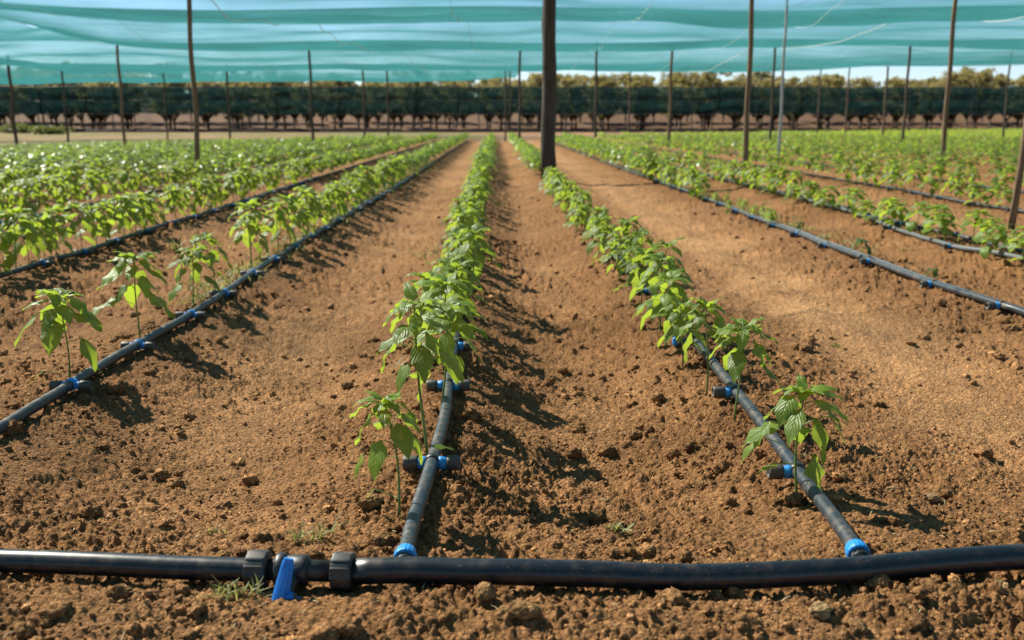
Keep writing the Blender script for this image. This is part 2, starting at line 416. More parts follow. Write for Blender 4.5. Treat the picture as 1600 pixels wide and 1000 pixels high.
# ------------------------------------------------------------------ camera, world, sun
F_PX = 35 / 36 * 1600
TH = math.atan(310 / F_PX); PS = math.atan(25 * math.cos(TH) / F_PX)
cam = bpy.data.cameras.new('camera'); cam.lens = 35; cam.sensor_width = 36; cam.clip_start = .05; cam.clip_end = 6000
co = link('camera', cam); co.location = (0, 0, 1.0); co.rotation_euler = (PI / 2 - TH, 0, -PS)
cam.dof.use_dof = True; cam.dof.focus_distance = 3.0; cam.dof.aperture_fstop = 3.6
scene.camera = co
SUN_EL = math.radians(42); SUN_DIR = Vector((-.77, .64, 0)).normalized() * math.cos(SUN_EL) + Vector((0, 0, math.sin(SUN_EL)))
sd = bpy.data.lights.new('sun', 'SUN'); sd.energy = 4.9; sd.angle = math.radians(.53); sd.color = (1.0, .90, .77)
so = link('sun', sd); so.rotation_euler = SUN_DIR.to_track_quat('Z', 'Y').to_euler(); so.location = (-20, 15, 30)
w = bpy.data.worlds.new('World'); scene.world = w; w.use_nodes = True
wt = w.node_tree; bg = wt.nodes['Background']; sk = wt.nodes.new('ShaderNodeTexSky'); sk.sky_type = 'NISHITA'; sk.sun_disc = False
sk.sun_elevation = SUN_EL; sk.sun_rotation = math.atan2(SUN_DIR.x, SUN_DIR.y); sk.air_density = 1.0; sk.dust_density = .1; sk.altitude = 1800; sk.ozone_density = 2.0
sc_ = mixc(wt, 1.0, sk.outputs[0], (.97, .99, 1.06), 'MULTIPLY')
wt.links.new(sc_, bg.inputs[0]); bg.inputs[1].default_value = .050
scene.view_settings.view_transform = 'Standard'; scene.view_settings.look = 'None'; scene.view_settings.exposure = 1.5; scene.view_settings.gamma = 1
scene.render.engine = 'CYCLES'
scene.cycles.max_bounces = 10; scene.cycles.transparent_max_bounces = 16; scene.cycles.use_denoising = True

# ------------------------------------------------------------------ ground
ys = [-8, -5, -3, -1.5, -.5, .2, .7, 1.0, 1.2]
y = 1.3
while y < 120:
    ys.append(y); y += max(.0055, .00105 * y * y) if y < 12 else y * .0126
while y < 900: ys.append(y); y *= 1.12
ys.append(2500.0)
ys = np.array(ys)
uf = np.linspace(-.66, .66, 1080)
ext = np.array([.68, .71, .75, .8, .87, .96, 1.1, 1.3, 1.6, 2.1, 3, 4.5, 7])
us = np.concatenate([-ext[::-1], uf, ext])
W = np.maximum(ys, 1.3) + .95
XX = us[None, :] * W[:, None]; YY = np.repeat(ys[:, None], len(us), 1)
ZZ = base_z(XX, YY)
near = ys < 31
ZZ[near] += rough_z(XX[near], YY[near])
nv, nu = XX.shape
V = np.stack([XX, YY, ZZ], -1).reshape(-1, 3)
i0 = (np.arange(nv - 1)[:, None] * nu + np.arange(nu - 1)[None, :]).ravel()
F4 = np.stack([i0, i0 + 1, i0 + nu + 1, i0 + nu], 1)
x, y = V[:, 0], V[:, 1]
def soil_col(x, y, pale=0.0):
    c_br = np.array([.322, .161, .070]); c_pa = np.array([.468, .262, .127]); c_rd = np.array([.318, .149, .062]); c_dk = np.array([.170, .083, .038])
    p = np.clip(zone_path(x, y) * .85 + .35 * fbm(x * 1.6, y * 1.6, 4, 11) + pale, 0, 1)[:, None]
    c = c_br * (1 - p) + c_pa * p
    mot = 1 + .30 * fbm(x * 5, y * 4, 4, 141) + .16 * vnoise(x * 22, y * 18, 143)
    c = c * mot[:, None]
    # damp ground along the hoses
    i = np.clip(np.searchsorted(RX, x), 1, len(RX) - 1)
    dn = np.minimum(np.abs(x - RX[i - 1]), np.abs(x - RX[i]))
    damp = np.clip(np.exp(-(dn / .22) ** 2) * (.55 + .6 * fbm(x * 2.2, y * 2.2, 3, 15)) * sstep(2.2, 3.0, y), 0, .75)[:, None]
    c = c * (1 - damp) + c_dk * damp * 1.15 + 0
    r = np.clip(.5 + .6 * fbm(x * .8, y * .8, 3, 19), 0, 1)[:, None] * .5
    c = c * (1 - r) + c_rd * r * (.75 + .6 * p)
    return c
C = soil_col(x, y)
edge = np.interp(x, [-40, -20, 0, 8, 45, 60], [40, 44, 57, 60, 92, 100])
out_f = sstep(0, 3, y - edge)[:, None]
trk = np.array([.215, .135, .076]); grs = np.array([.125, .130, .048]); red = np.array([.088, .054, .029])
gmask = np.clip(.75 + 1.1 * fbm(x * .12, y * .25, 3, 61), 0, 1) * sstep(2, -3, x) * sstep(4, 9, y - edge) * (1 - sstep(92, 97, y))
gmask = np.where(x > 2, gmask * 0, gmask)[:, None]
Cf = trk * (1 - gmask) + grs * gmask
redm = sstep(92, 100, y)[:, None]; Cf = Cf * (1 - redm) + red * redm
Cf = Cf * (1 + .35 * fbm(x * .6, y * .6, 4, 66) + .25 * fbm(x * .15, y * .3, 3, 67))[:, None]
C = C * (1 - out_f) + Cf * out_f
C = np.clip(C, .02, .9)
gme = mesh_np('ground', V, F4=F4, mats=[M['soil']], col=C)
ground = link('ground', gme); tag(ground, 'brown tilled field soil with furrows and clods', kind='structure')

# ------------------------------------------------------------------ clods (loose crumbs nobody could count)
def ico(sub):
    t = (1 + 5 ** .5) / 2
    v = [(-1, t, 0), (1, t, 0), (-1, -t, 0), (1, -t, 0), (0, -1, t), (0, 1, t), (0, -1, -t), (0, 1, -t), (t, 0, -1), (t, 0, 1), (-t, 0, -1), (-t, 0, 1)]
    f = [(0, 11, 5), (0, 5, 1), (0, 1, 7), (0, 7, 10), (0, 10, 11), (1, 5, 9), (5, 11, 4), (11, 10, 2), (10, 7, 6), (7, 1, 8), (3, 9, 4), (3, 4, 2), (3, 2, 6), (3, 6, 8), (3, 8, 9), (4, 9, 5), (2, 4, 11), (6, 2, 10), (8, 6, 7), (9, 8, 1)]
    v = [np.array(p) / np.linalg.norm(p) for p in v]
    for _ in range(sub):
        cache = {}; nf = []
        def mid(a, b):
            k = (min(a, b), max(a, b))
            if k not in cache:
                m = v[a] + v[b]; v.append(m / np.linalg.norm(m)); cache[k] = len(v) - 1
            return cache[k]
        for a, b, c in f:
            ab, bc, ca = mid(a, b), mid(b, c), mid(c, a); nf += [(a, ab, ca), (b, bc, ab), (c, ca, bc), (ab, bc, ca)]
        f = nf
    return np.array(v), np.array(f)
def rot_rand(n):
    q = RNG.normal(size=(n, 4)); q /= np.linalg.norm(q, axis=1)[:, None]
    a, b, c, d = q.T
    return np.stack([np.stack([1 - 2 * (c * c + d * d), 2 * (b * c - a * d), 2 * (b * d + a * c)], -1),
                     np.stack([2 * (b * c + a * d), 1 - 2 * (b * b + d * d), 2 * (c * d - a * b)], -1),
                     np.stack([2 * (b * d - a * c), 2 * (c * d + a * b), 1 - 2 * (b * b + c * c)], -1)], 1)
def clod_batch(n, rlo, rhi, ylo, yhi, sub, power=2.2, sink=.2):
    bv, bf = ico(sub)
    # scatter evenly in ground area, more near the camera
    yy = ylo + (yhi - ylo) * RNG.random(n * 3) ** 1.5
    xx = (RNG.random(n * 3) * 2 - 1) * (.62 * yy + .55)
    keep = RNG.random(n * 3) > (.15 + .8 * zone_path(xx, yy))
    keep &= (.5 + .9 * fbm(xx * 3, yy * 3, 3, 121)) > RNG.random(n * 3) * .9
    xx = xx[keep][:n]; yy = yy[keep][:n]; n = len(xx)
    r = rlo * (rhi / rlo) ** (RNG.random(n) ** power)
    sc = r[:, None] * (0.7 + .6 * RNG.random((n, 3)))
    R = rot_rand(n)
    nz = 1 + .36 * (RNG.random((n, len(bv))) * 2 - 1)
    P = bv[None] * nz[:, :, None] * sc[:, None, :]
    P = np.einsum('nij,nvj->nvi', R, P)
    P[:, :, 2] *= .8
    zz = gz(xx, yy)
    P += np.stack([xx, yy, zz + r * (.55 - sink)], -1)[:, None, :]
    Fc = bf[None] + (np.arange(n) * len(bv))[:, None, None]
    col = soil_col(xx, yy, .25) * (.85 + .45 * RNG.random(n) + .6 * (RNG.random(n) > .88))[:, None]
    col = np.repeat(col[:, None], len(bv), 1)
    return P.reshape(-1, 3), Fc.reshape(-1, 3), np.clip(col.reshape(-1, 3), .02, .8)
bat = [clod_batch(330, .012, .030, 1.5, 6.5, 2, 2.0), clod_batch(420, .008, .020, 1.45, 5.0, 2, 2.6), clod_batch(6500, .0035, .009, 1.4, 5.0, 1, 1.6), clod_batch(11000, .0025, .005, 1.4, 3.6, 0, 1.2), clod_batch(1500, .009, .026, 4.0, 16, 1, 2.4)]
off = 0; Vs = []; Fs = []; Cs = []
for a, b, c in bat: Vs.append(a); Fs.append(b + off); Cs.append(c); off += len(a)
cl = link('soil_clods', mesh_np('soil_clods', np.concatenate(Vs), F3=np.concatenate(Fs), mats=[M['clod']], col=np.concatenate(Cs), smooth=False))
tag(cl, 'loose brown crumbs and clods strewn over the tilled soil', 'clods', kind='stuff')

# single stones and large clods that can be pointed at
def unproj(px, py, z=0.0):
    a = (px - 800) / F_PX; b = (500 - py) / F_PX
    d = Vector((a, math.cos(TH) + b * math.sin(TH), -math.sin(TH) + b * math.cos(TH)))
    d = Matrix.Rotation(-PS, 3, 'Z') @ d
    t = (z - 1.0) / d.z
    return d.x * t, d.y * t
def stone(px, py, r, label, seed, col=None, flatness=.75, elong=1.25):
    x, y = unproj(px, py, -.02)
    rs = np.random.default_rng(seed)
    r *= .92
    bv, bf = ico(4)
    d = bv.copy()
    for k in range(7):
        ax = rs.normal(size=3); ax /= np.linalg.norm(ax); h = .72 + .2 * rs.random()
        pr = bv @ ax; d = d - np.clip(pr * np.linalg.norm(d, axis=1) - h, 0, None)[:, None] * ax
    nzv = 1 + .10 * vnoise(bv[:, 0] * 3 + seed, bv[:, 1] * 3 + bv[:, 2] * 2.3, seed) + .07 * vnoise(bv[:, 0] * 7 + seed, bv[:, 2] * 7 + bv[:, 1] * 5, seed + 1) + .05 * vnoise(bv[:, 0] * 17 + seed, bv[:, 2] * 17 + bv[:, 1] * 13, seed + 2)
    d = d * nzv[:, None] * np.array([elong, .95, flatness]) * r
    a = rs.random() * 3; ca, sa = math.cos(a), math.sin(a)
    d = np.stack([d[:, 0] * ca - d[:, 1] * sa, d[:, 0] * sa + d[:, 1] * ca, d[:, 2]], 1)
    o = link('stone', mesh_np('stone', d, F3=bf, mats=[M['stone_p'] if col else M['stone']]))
    o.location = (x, y, g(x, y) + r * .36); tag(o, label, 'stone', 'stones and big clods lying on the soil')
M['stone_p'] = soil_mat('pale_stone', False, (.46, .29, .15))
for s in [(580, 797, .030, 'big angular brown clod left of the nearest centre row stem', 1), (598, 852, .024, 'rounded brown clod beside the blue hose end', 2),
          (945, 746, .015, 'pale smooth oval pebble alone in the middle furrow', 3, 1, .55), (1280, 975, .024, 'angular tan stone at the front edge below the main pipe on the right', 4, 1),
          (1097, 737, .022, 'brown clod between the middle furrow and the grey side cap', 5), (1372, 922, .024, 'upright oval stone against the underside of the main pipe', 6),
          (758, 955, .027, 'egg shaped brown stone in front of the main pipe', 7), (788, 982, .023, 'front one of two brown stones at the bottom edge near the middle', 8),
          (818, 985, .026, 'long brown stone right of its twin at the bottom edge', 9, None, .7, 1.5), (1045, 945, .022, 'round brown stone in front of the pipe right of centre', 10),
          (1560, 925, .018, 'small pale stone in front of the main pipe at far right', 11, 1), (215, 893, .017, 'small clod touching the underside of the main pipe at left', 12),
          (542, 573, .024, 'brown clod alone left of the leggy centre plants', 13), (995, 643, .026, 'brown clod on the slope below the right hand row', 14),
          (1583, 512, .036, 'dark brown lump beside the twin hoses at the right edge', 15), (1395, 762, .020, 'pale stone on the slope right of the right hand hose', 16, 1),
          (1455, 775, .022, 'flat tan stone on the right slope', 17, 1, .6), (1340, 990, .02, 'brown clod at the bottom edge right of centre', 18)]:
    stone(*s)

# ------------------------------------------------------------------ plants
def leaf_grid(ln, wd, a0, droop, fold, ns=9, nw=2, twist=0.0, wave=0.0, rs=None):
    """leaf growing along +x from the origin; a0 start elevation, droop total bend downward"""
    t = np.linspace(0, 1, ns); ds = ln / (ns - 1)
    ang = a0 - droop * (t ** .8)
    cx = np.concatenate([[0], np.cumsum(np.cos(ang[:-1]) * ds)]); cz = np.concatenate([[0], np.cumsum(np.sin(ang[:-1]) * ds)])
    hw = (t ** .55) * (1 - t) ** 1.12; hw = hw / hw.max() * wd * .5; hw[0] = wd * .03; hw[-1] = 0.0006
    nx, nz = -np.sin(ang), np.cos(ang)
    V = []; UV = []
    for i in range(ns):
        for k in range(-nw, nw + 1):
            s = k / nw; h = hw[i] * s
            lift = fold * abs(h) - .9 * abs(h) ** 2 / max(wd, 1e-4) * 1.1 + wave * wd * math.sin(t[i] * 13 + (2 if k > 0 else 0)) * s * s * .12
            tw = twist * t[i]
            yy = h * math.cos(tw); up = lift + h * math.sin(tw)
            V.append((cx[i] + nx[i] * up, yy, cz[i] + nz[i] * up)); UV.append((.5 + .5 * s, t[i]))
    m = 2 * nw + 1; Fq = []
    for i in range(ns - 1):
        for k in range(m - 1):
            Fq.append((i * m + k, (i + 1) * m + k, (i + 1) * m + k + 1, i * m + k + 1))
    return np.array(V), np.array(UV), Fq

def rotz(V, a):
    c, s = math.cos(a), math.sin(a); return np.stack([V[:, 0] * c - V[:, 1] * s, V[:, 0] * s + V[:, 1] * c, V[:, 2]], 1)

def pepper(seed, H, lean=(0, 0), nl=17, ns=9, nw=2, leafscale=1.0, start=.38, wilt=0.0, topn=10, yellow=.15, extra=()):
    """returns (stem MB, foliage arrays)"""
    rs = random.Random(seed)
    sb = MB(); FV = []; FU = []; FF = []; FC = []; off = 0
    def sp(t):
        return Vector((lean[0] * t ** 1.3 + .006 * math.sin(t * 5 + seed), lean[1] * t ** 1.3 + .006 * math.cos(t * 4 + seed * 2), H * .93 * t - .02 * (1 - t)))
    n = 9
    tube(sb, [sp(i / (n - 1)) for i in range(n)], [.0042 * (1 - .55 * i / (n - 1)) * (H / .35) ** .5 for i in range(n)], 6)
    ph = rs.random() * 6.28
    def add_leaf(t, az, pl, pel, ln, wd, a0, droop, tone, yel, fold=.35):
        nonlocal off
        b = sp(t); d = Vector((math.cos(az), math.sin(az), 0))
        pts = [b + d * (pl * s * math.cos(pel * (1 - s * .55))) + Vector((0, 0, pl * (math.sin(pel) * s - .35 * s * s * math.sin(pel)))) for s in (0, .35, .7, 1)]
        tube(sb, pts, [.0018, .0015, .0013, .0012], 4, cap=False)
        V, U, Fq = leaf_grid(ln, wd, a0, droop, fold, ns, nw, rs.uniform(-.5, .5), rs.uniform(.3, 1.2))
        V = rotz(V, az + rs.uniform(-.25, .25)); V = V + np.array(pts[-1])
        FV.append(V); FU.append(U); FF.extend([tuple(i + off for i in f) for f in Fq]); off += len(V)
        c = np.zeros((len(V), 3)); c[:, 0] = tone; c[:, 1] = yel; FC.append(c)
    for i in range(nl):
        f = i / (nl - 1)
        t = start + (1 - start) * f ** .55
        az = ph + i * 2.4 + rs.uniform(-.35, .35)
        size = (1 - .45 * f) * rs.uniform(.78, 1.18) * leafscale
        ln = .122 * size; wd = ln * rs.uniform(.46, .60)
        pl = (.062 - .03 * f) * rs.uniform(.7, 1.25) * leafscale; pel = rs.uniform(.5, 1.0) + .2 * f
        a0 = rs.uniform(-.95, -.15) + .40 * f - wilt * .6; droop = rs.uniform(.55, 1.05) + wilt * .3
        add_leaf(t, az, pl, pel, ln, wd, a0, droop, rs.random() * .7 + .3 * f, rs.random() < yellow and rs.uniform(.4, 1) or 0)
    for i in range(topn):
        az = ph + i * 2.4 + 1.0
        ln = .068 * rs.uniform(.6, 1.25) * leafscale
        add_leaf(rs.uniform(.95, 1.0), az, .012 * leafscale, 1.0, ln, ln * .5, rs.uniform(.1, 1.0) - wilt, rs.uniform(.7, 1.3), rs.uniform(.65, 1), 0)
    for e in extra: add_leaf(*e)
    return sb, (np.concatenate(FV), np.array(FF), np.concatenate(FU), np.concatenate(FC))

def pepper_obj(name, seed, H, label, cat, group, loc, rz=0, mat='leaf', **kw):
    sb, (fv, ff, fu, fc) = pepper(seed, H, **kw)
    root = empty(name, loc, rz); tag(root, label, cat, group)
    sb.build('stem', M['stem'], root)
    link('foliage', mesh_np('foliage', fv, F4=ff, uv=fu, col=fc, mats=[M[mat]]), root)
    return root
PLG = 'pepper seedlings planted along the drip hoses'
def at(px, py): 
    x, y = unproj(px, py, -.01); return (x, y, g(x, y) - .004)
# hand placed near plants (base pixel, height, label)
near_xy = []
def hero(px, py, H, label, seed, rz=0, **kw):
    p = at(px, py); near_xy.append(p)
    return pepper_obj('pepper_plant', seed, H, label, 'pepper plant', PLG, p, rz, **kw)
hero(628, 805, .335, 'small leaning pepper seedling nearest the main pipe in the centre row', 5, lean=(-.035, .01), nl=14, topn=10, start=.64, leafscale=.86,
     extra=[(.55, 3.3, .085, .3, .075, .03, -.9, .6, .8, 1.0), (.22, 2.9, .07, .5, .03, .012, -.6, .6, .9, 1.0), (.58, .05, .085, .35, .07, .034, .1, .7, .3, 0)])
hero(666, 716, .53, 'tall leggy pepper plant with bare lower stem, second in the centre row', 8, lean=(-.03, .0), nl=19, topn=10, start=.52, leafscale=1.05)
hero(690, 640, .40, 'pepper plant third in the centre row, half hidden behind the tall leggy one', 12, lean=(.03, .02), nl=18, topn=7, start=.4, leafscale=1.12)
hero(1243, 772, .335, 'bushy pepper seedling nearest the main pipe in the right row, one big low leaf', 21, lean=(.004, 0), nl=15, topn=10, start=.56, leafscale=.98,
     extra=[(.44, -.80, .05, .45, .118, .080, -1.15, .3, .05, .5), (.62, 3.3, .085, .8, .10, .048, -.75, .7, .6, 0), (.66, -.15, .085, .9, .09, .042, -.7, .7, .5, 0), (.45, 2.9, .095, .75, .10, .04, -.5, .9, .6, .2), (.36, 3.5, .06, .3, .07, .025, -.1, .3, .7, .9)])
hero(1150, 655, .36, 'bright pepper seedling second in the right hand row beside a blue saddle', 23, lean=(.01, 0), nl=15, topn=10, start=.58, leafscale=1.0)
hero(1104, 610, .39, 'slim pepper seedling third in the right hand row', 25, lean=(-.01, 0), nl=13, topn=9, start=.62, leafscale=.9)
hero(108, 596, .385, 'drooping pepper seedling nearest the left edge, first along the left hose', 31, nl=18, topn=10, start=.50, leafscale=1.28,
     extra=[(.16, .1, .10, .45, .035, .014, -.5, .5, .9, .8), (.15, 3.2, .10, .35, .05, .014, -.5, .5, .9, .6)])
hero(218, 528, .43, 'tall pepper seedling with wide hanging leaves, second along the left hose', 33, nl=19, topn=10, start=.44, leafscale=1.32)
hero(305, 480, .36, 'pepper seedling with a dark low leaf, third along the left hose', 35, nl=17, topn=10, start=.42, leafscale=1.12)
hero(338, 462, .37, 'slanting pepper seedling close behind the third one along the left hose', 37, lean=(-.05, 0), nl=16, topn=10, start=.46, leafscale=1.08)
hero(393, 418, .40, 'pepper seedling standing straight, fifth along the left hose', 39, nl=17, topn=8, start=.42, leafscale=1.1)
hero(1455, 438, .11, 'tiny wilted seedling nearest the right edge beside the twin hoses', 41, nl=5, topn=4, start=.6, leafscale=.62, wilt=.5, mat='wilt')
hero(1345, 408, .17, 'small wilted seedling behind the twin hoses, larger of the drooping ones', 43, nl=8, topn=5, start=.6, leafscale=.85, wilt=.4, mat='wilt')
hero(1250, 362, .12, 'tiny drooping seedling farthest back of the wilted ones along the twin hoses', 45, nl=6, topn=4, start=.5, leafscale=.7, wilt=.4, mat='wilt')

# row fields
def field_edge(x): return float(np.interp(x, [-40, -20, 0, 8, 45, 60], [40, 44, 57, 60, 92, 100]))
cand = []
starts = {-.2: 3.95, .88: 4.1, -1.6: 7.55, -3.2: 5.9, -4.9: 6.5, 2.72: 9.7, 4.0: 6.6, 5.9: 8.0, 7.5: 9.0}
OFFX = {-.2: -.05, .88: -.05, -1.6: -.10, -3.2: -.10, -4.9: -.1, 4.0: -.12}
for xr in ROW_X:
    y0 = starts.get(round(xr, 2), 6.0); ye = field_edge(xr)
    y = y0
    step = .37 if xr == .88 else .34 if xr == -.2 else .27 if xr < -3 else .31
    while y < ye:
        xx = xr + OFFX.get(round(xr, 2), 0) + random.gauss(0, .05)
        yy = y + random.gauss(0, .05)
        if xr > 3 and y < 26 and random.random() < (.16 if xr > 5 else .12): pass
        elif xr == .88 and 15.6 < y < 18.5: pass
        elif abs(xx / (yy + .3)) < .62:
            cand.append((yy, xx, xr))
        y += step * (1.0 if y < 30 else 1.35)
cand.sort(key=lambda c: c[0] ** 2 + c[1] ** 2)
cand_in = [c for c in cand if abs(c[1] - .016 * c[0]) < .545 * c[0]]
NEAR = cand_in[:284]; nearset = set(id(c) for c in NEAR)
FAR = [c for c in cand if id(c) not in nearset]
variants = []
for s in range(9):
    sb, (fv, ff, fu, fc) = pepper(100 + s * 7, .38, lean=(random.uniform(-.03, .03), random.uniform(-.03, .03)), nl=17 + s % 4, topn=11, ns=6, nw=1 if s > 99 else 2, start=.34, leafscale=random.uniform(1.08, 1.3), yellow=.12)
    variants.append((sb.mesh('stem', M['stem']), mesh_np('foliage', fv, F4=ff, uv=fu, col=fc, mats=[M['leaf']])))
ORD = 'first second third fourth fifth sixth seventh eighth ninth tenth eleventh twelfth thirteenth fourteenth fifteenth'.split()
ROWN = {-.2: 'the centre row', .88: 'the row right of the centre', -1.6: 'the first row left of the centre', -3.2: 'the second row left of the centre', -4.9: 'the third row left of the centre',
        2.72: 'the sparse row along the twin hoses', 4.0: 'the row right of the wide alley', 5.9: 'the second row right of the wide alley', 7.5: 'the third row right of the wide alley'}
cnt = {-.2: 3, .88: 3, -1.6: 5, 2.72: 3}
NEAR.sort(key=lambda c: c[0])
for (yy, xx, xr) in NEAR:
    k = round(xr, 2); nth = cnt.get(k, 0); cnt[k] = nth + 1
    rn = ROWN.get(k, 'the outer rows beyond the third row on either side')
    if k in ROWN and nth < 15: lab = 'green pepper plant in %s, %s from the front' % (rn, ORD[nth])
    elif k in ROWN: lab = 'distant pepper plant in %s, behind its first fifteen' % rn
    else: lab = 'distant green pepper plant in ' + rn
    sm, fm = random.choice(variants)
    root = empty('pepper_plant', (xx, yy, g(xx, yy) - .004), random.uniform(0, 6.28)); tag(root, lab, 'pepper plant', PLG)
    hs = .93 if k in (-.2, .88) else 1.06
    wd_ = 1.0
    if k == 2.72 and yy < 13: hs = .42
    if k > 3 and yy < 13: hs = .74; wd_ = 1.5
    s = random.uniform(.82, 1.15) * hs; root.scale = (s * wd_ * random.uniform(.95, 1.1), s * wd_ * random.uniform(.95, 1.1), s)
    link('stem', sm, root); link('foliage', fm, root)

# the far mass of plants, one object
def lowplant(seed, nl=18):
    rs = random.Random(seed); V = []; Fq = []; Cc = []; off = 0
    for i in range(nl):
        f = i / (nl - 1); t = .40 + .55 * f
        az = i * 2.4 + rs.uniform(-.4, .4); r0 = rs.uniform(.02, .10) * (1.15 - .5 * f)
        ln = .165 * rs.uniform(.75, 1.2) * (1 - .3 * f); wd = ln * .58
        v, u, q = leaf_grid(ln, wd, rs.uniform(-.3, .4), rs.uniform(.6, 1.3), .35, 4, 1)
        v[:, 0] += r0; v = rotz(v, az); v[:, 2] += .37 * t + rs.uniform(0, .03)
        V.append(v); Fq += [tuple(a + off for a in qq) for qq in q]; off += len(v)
        c = np.zeros((len(v), 3)); c[:, 0] = rs.random() * .6 + .4 * f; c[:, 1] = .5 if rs.random() < .08 else 0; Cc.append(c)
    return np.concatenate(V), np.array(Fq), np.concatenate(Cc)
lps = [lowplant(900 + i) for i in range(8)]
FA = np.array([(c[1], c[0]) for c in FAR])
sel = RNG.integers(0, 8, len(FA)); ang = RNG.random(len(FA)) * 6.28; scl = .90 + .35 * RNG.random(len(FA))
zz = gz(FA[:, 0], FA[:, 1])
Vs = []; Fs = []; Cs = []; off = 0
for k, (lv, lf, lc) in enumerate(lps):
    ii = np.where(sel == k)[0]; n = len(ii)
    c, s = np.cos(ang[ii]), np.sin(ang[ii])
    P = np.empty((n, len(lv), 3))
    P[:, :, 0] = (lv[None, :, 0] * c[:, None] - lv[None, :, 1] * s[:, None]) * scl[ii][:, None] * 1.1 + FA[ii, 0][:, None]
    P[:, :, 1] = (lv[None, :, 0] * s[:, None] + lv[None, :, 1] * c[:, None]) * scl[ii][:, None] * 1.1 + FA[ii, 1][:, None]
    P[:, :, 2] = lv[None, :, 2] * scl[ii][:, None] + zz[ii][:, None]
    Vs.append(P.reshape(-1, 3)); Fs.append((lf[None] + (np.arange(n) * len(lv))[:, None, None]).reshape(-1, 4) + off); off += n * len(lv)
    Cs.append(np.tile(lc, (n, 1)))
fo = link('distant_pepper_rows', mesh_np('distant_pepper_rows', np.concatenate(Vs), F4=np.concatenate(Fs), mats=[M['leaf_far']], col=np.concatenate(Cs)))
tag(fo, 'dense mass of green pepper rows receding under the shade net', 'pepper plants', kind='stuff')

# weeds: low dry growth under the rows
def blades(pts, h, wd, n, seed, spread):
    rs = random.Random(seed); V = []; F = []; C = []; off = 0
    for (x, y, z) in pts:
        for i in range(n):
            az = rs.random() * 6.28; l = h * rs.uniform(.5, 1.2); el = rs.uniform(.25, 1.3)
            bx = x + rs.gauss(0, spread); by = y + rs.gauss(0, spread)
            d = Vector((math.cos(az), math.sin(az), 0)); sd_ = Vector((-d.y, d.x, 0)) * wd * .5
            b = Vector((bx, by, z - .003)); p1 = b + d * l * .45 * math.cos(el) + Vector((0, 0, l * .5 * math.sin(el))); p2 = b + d * l * math.cos(el) * 1.1 + Vector((0, 0, l * .72 * math.sin(el)))
            for q in (b - sd_ * .7, b + sd_ * .7, p1 - sd_, p1 + sd_, p2 - sd_ * .15, p2 + sd_ * .15): V.append(tuple(q))
            F += [(off, off + 1, off + 3, off + 2), (off + 2, off + 3, off + 5, off + 4)]; off += 6
            t = rs.random(); C += [(t, .6 if rs.random() < .35 else 0, 0)] * 6
    return np.array(V), np.array(F), np.array(C)
wp = []
for i in range(900):
    r = random.random()
    if r < .55: x = -1.72 + random.gauss(0, .10); y = random.uniform(5.5, 26)
    elif r < .72: x = random.uniform(2.8, 3.6); y = random.uniform(8, 22)
    elif r < .86: x = -.40 + random.gauss(0, .10); y = random.uniform(4, 20)
    else: x = random.uniform(-6, 6); y = random.uniform(9, 30)
    wp.append((x, y, g(x, y)))
v, f, c = blades(wp, .085, .010, 9, 5, .035)
wo = link('low_weeds', mesh_np('low_weeds', v, F4=f, col=c, mats=[M['weed']])); tag(wo, 'low dry yellowish weeds under the pepper rows', 'weeds', kind='stuff')
# bits of dry straw
V_ = []; F_ = []; C_s = []
rs_ = random.Random(77)
for i in range(1500):
    y_ = 1.45 + 6 * rs_.random() ** 1.8; x_ = rs_.uniform(-1, 1) * (.6 * y_ + .5); z_ = g(x_, y_) + .0035
    a_ = rs_.random() * 6.28; l_ = rs_.uniform(.006, .026); w_ = rs_.uniform(.0006, .0014); d_ = Vector((math.cos(a_), math.sin(a_), rs_.uniform(-.15, .35))) * l_; p_ = Vector((-math.sin(a_), math.cos(a_), .3)) * w_
    b_ = Vector((x_, y_, z_)); k_ = len(V_); m_ = d_ * .5 + Vector((0, 0, rs_.uniform(0, .003)))
    V_ += [tuple(q) for q in (b_ - p_, b_ + p_, b_ + m_ - p_, b_ + m_ + p_, b_ + d_ - p_ * .6, b_ + d_ + p_ * .6)]; F_ += [(k_, k_ + 1, k_ + 3, k_ + 2), (k_ + 2, k_ + 3, k_ + 5, k_ + 4)]
M['straw'] = plain('dry_straw', (.42, .31, .17), .8, 30, .35)
tag(link('straw_bits', mesh_np('straw_bits', np.array(V_), F4=np.array(F_), mats=[M['straw']])), 'scattered short bits of dry straw on the soil', 'straw', kind='stuff')
# grass tufts
def tuft(px, py, h, n, label, seed, spread=.02, wd=.0045, name='grass_tuft'):
    x, y = unproj(px, py, -.01); z = g(x, y)
    rs = random.Random(seed); pts = [(rs.gauss(0, spread), rs.gauss(0, spread * .6), 0) for _ in range(6)]
    v, f, c = blades(pts, h, wd, n, seed, .006)
    o = link(name, mesh_np(name, v, F4=f, col=c, mats=[M['weed']])); o.location = (x, y, z); tag(o, label, 'grass', 'grass tufts and weeds on the bare soil')
tuft(488, 836, .065, 9, 'green grass tuft just behind the blue valve', 1, .032)
tuft(362, 932, .06, 8, 'grass tuft in front of the main pipe left of the valve', 2, .024)
tuft(962, 815, .035, 5, 'tiny green weed on bare soil in the middle furrow', 3, .014, .007)
tuft(335, 812, .028, 4, 'faint weed sprig behind the main pipe at left', 4, .018, .005)
tuft(1305, 515, .03, 5, 'small weed sprig on the pale alley', 5, .016, .007)
tuft(275, 377, .17, 4, 'upright grey green thistle shoot between the two left hoses', 6, .02, .02, 'weed_shoot')

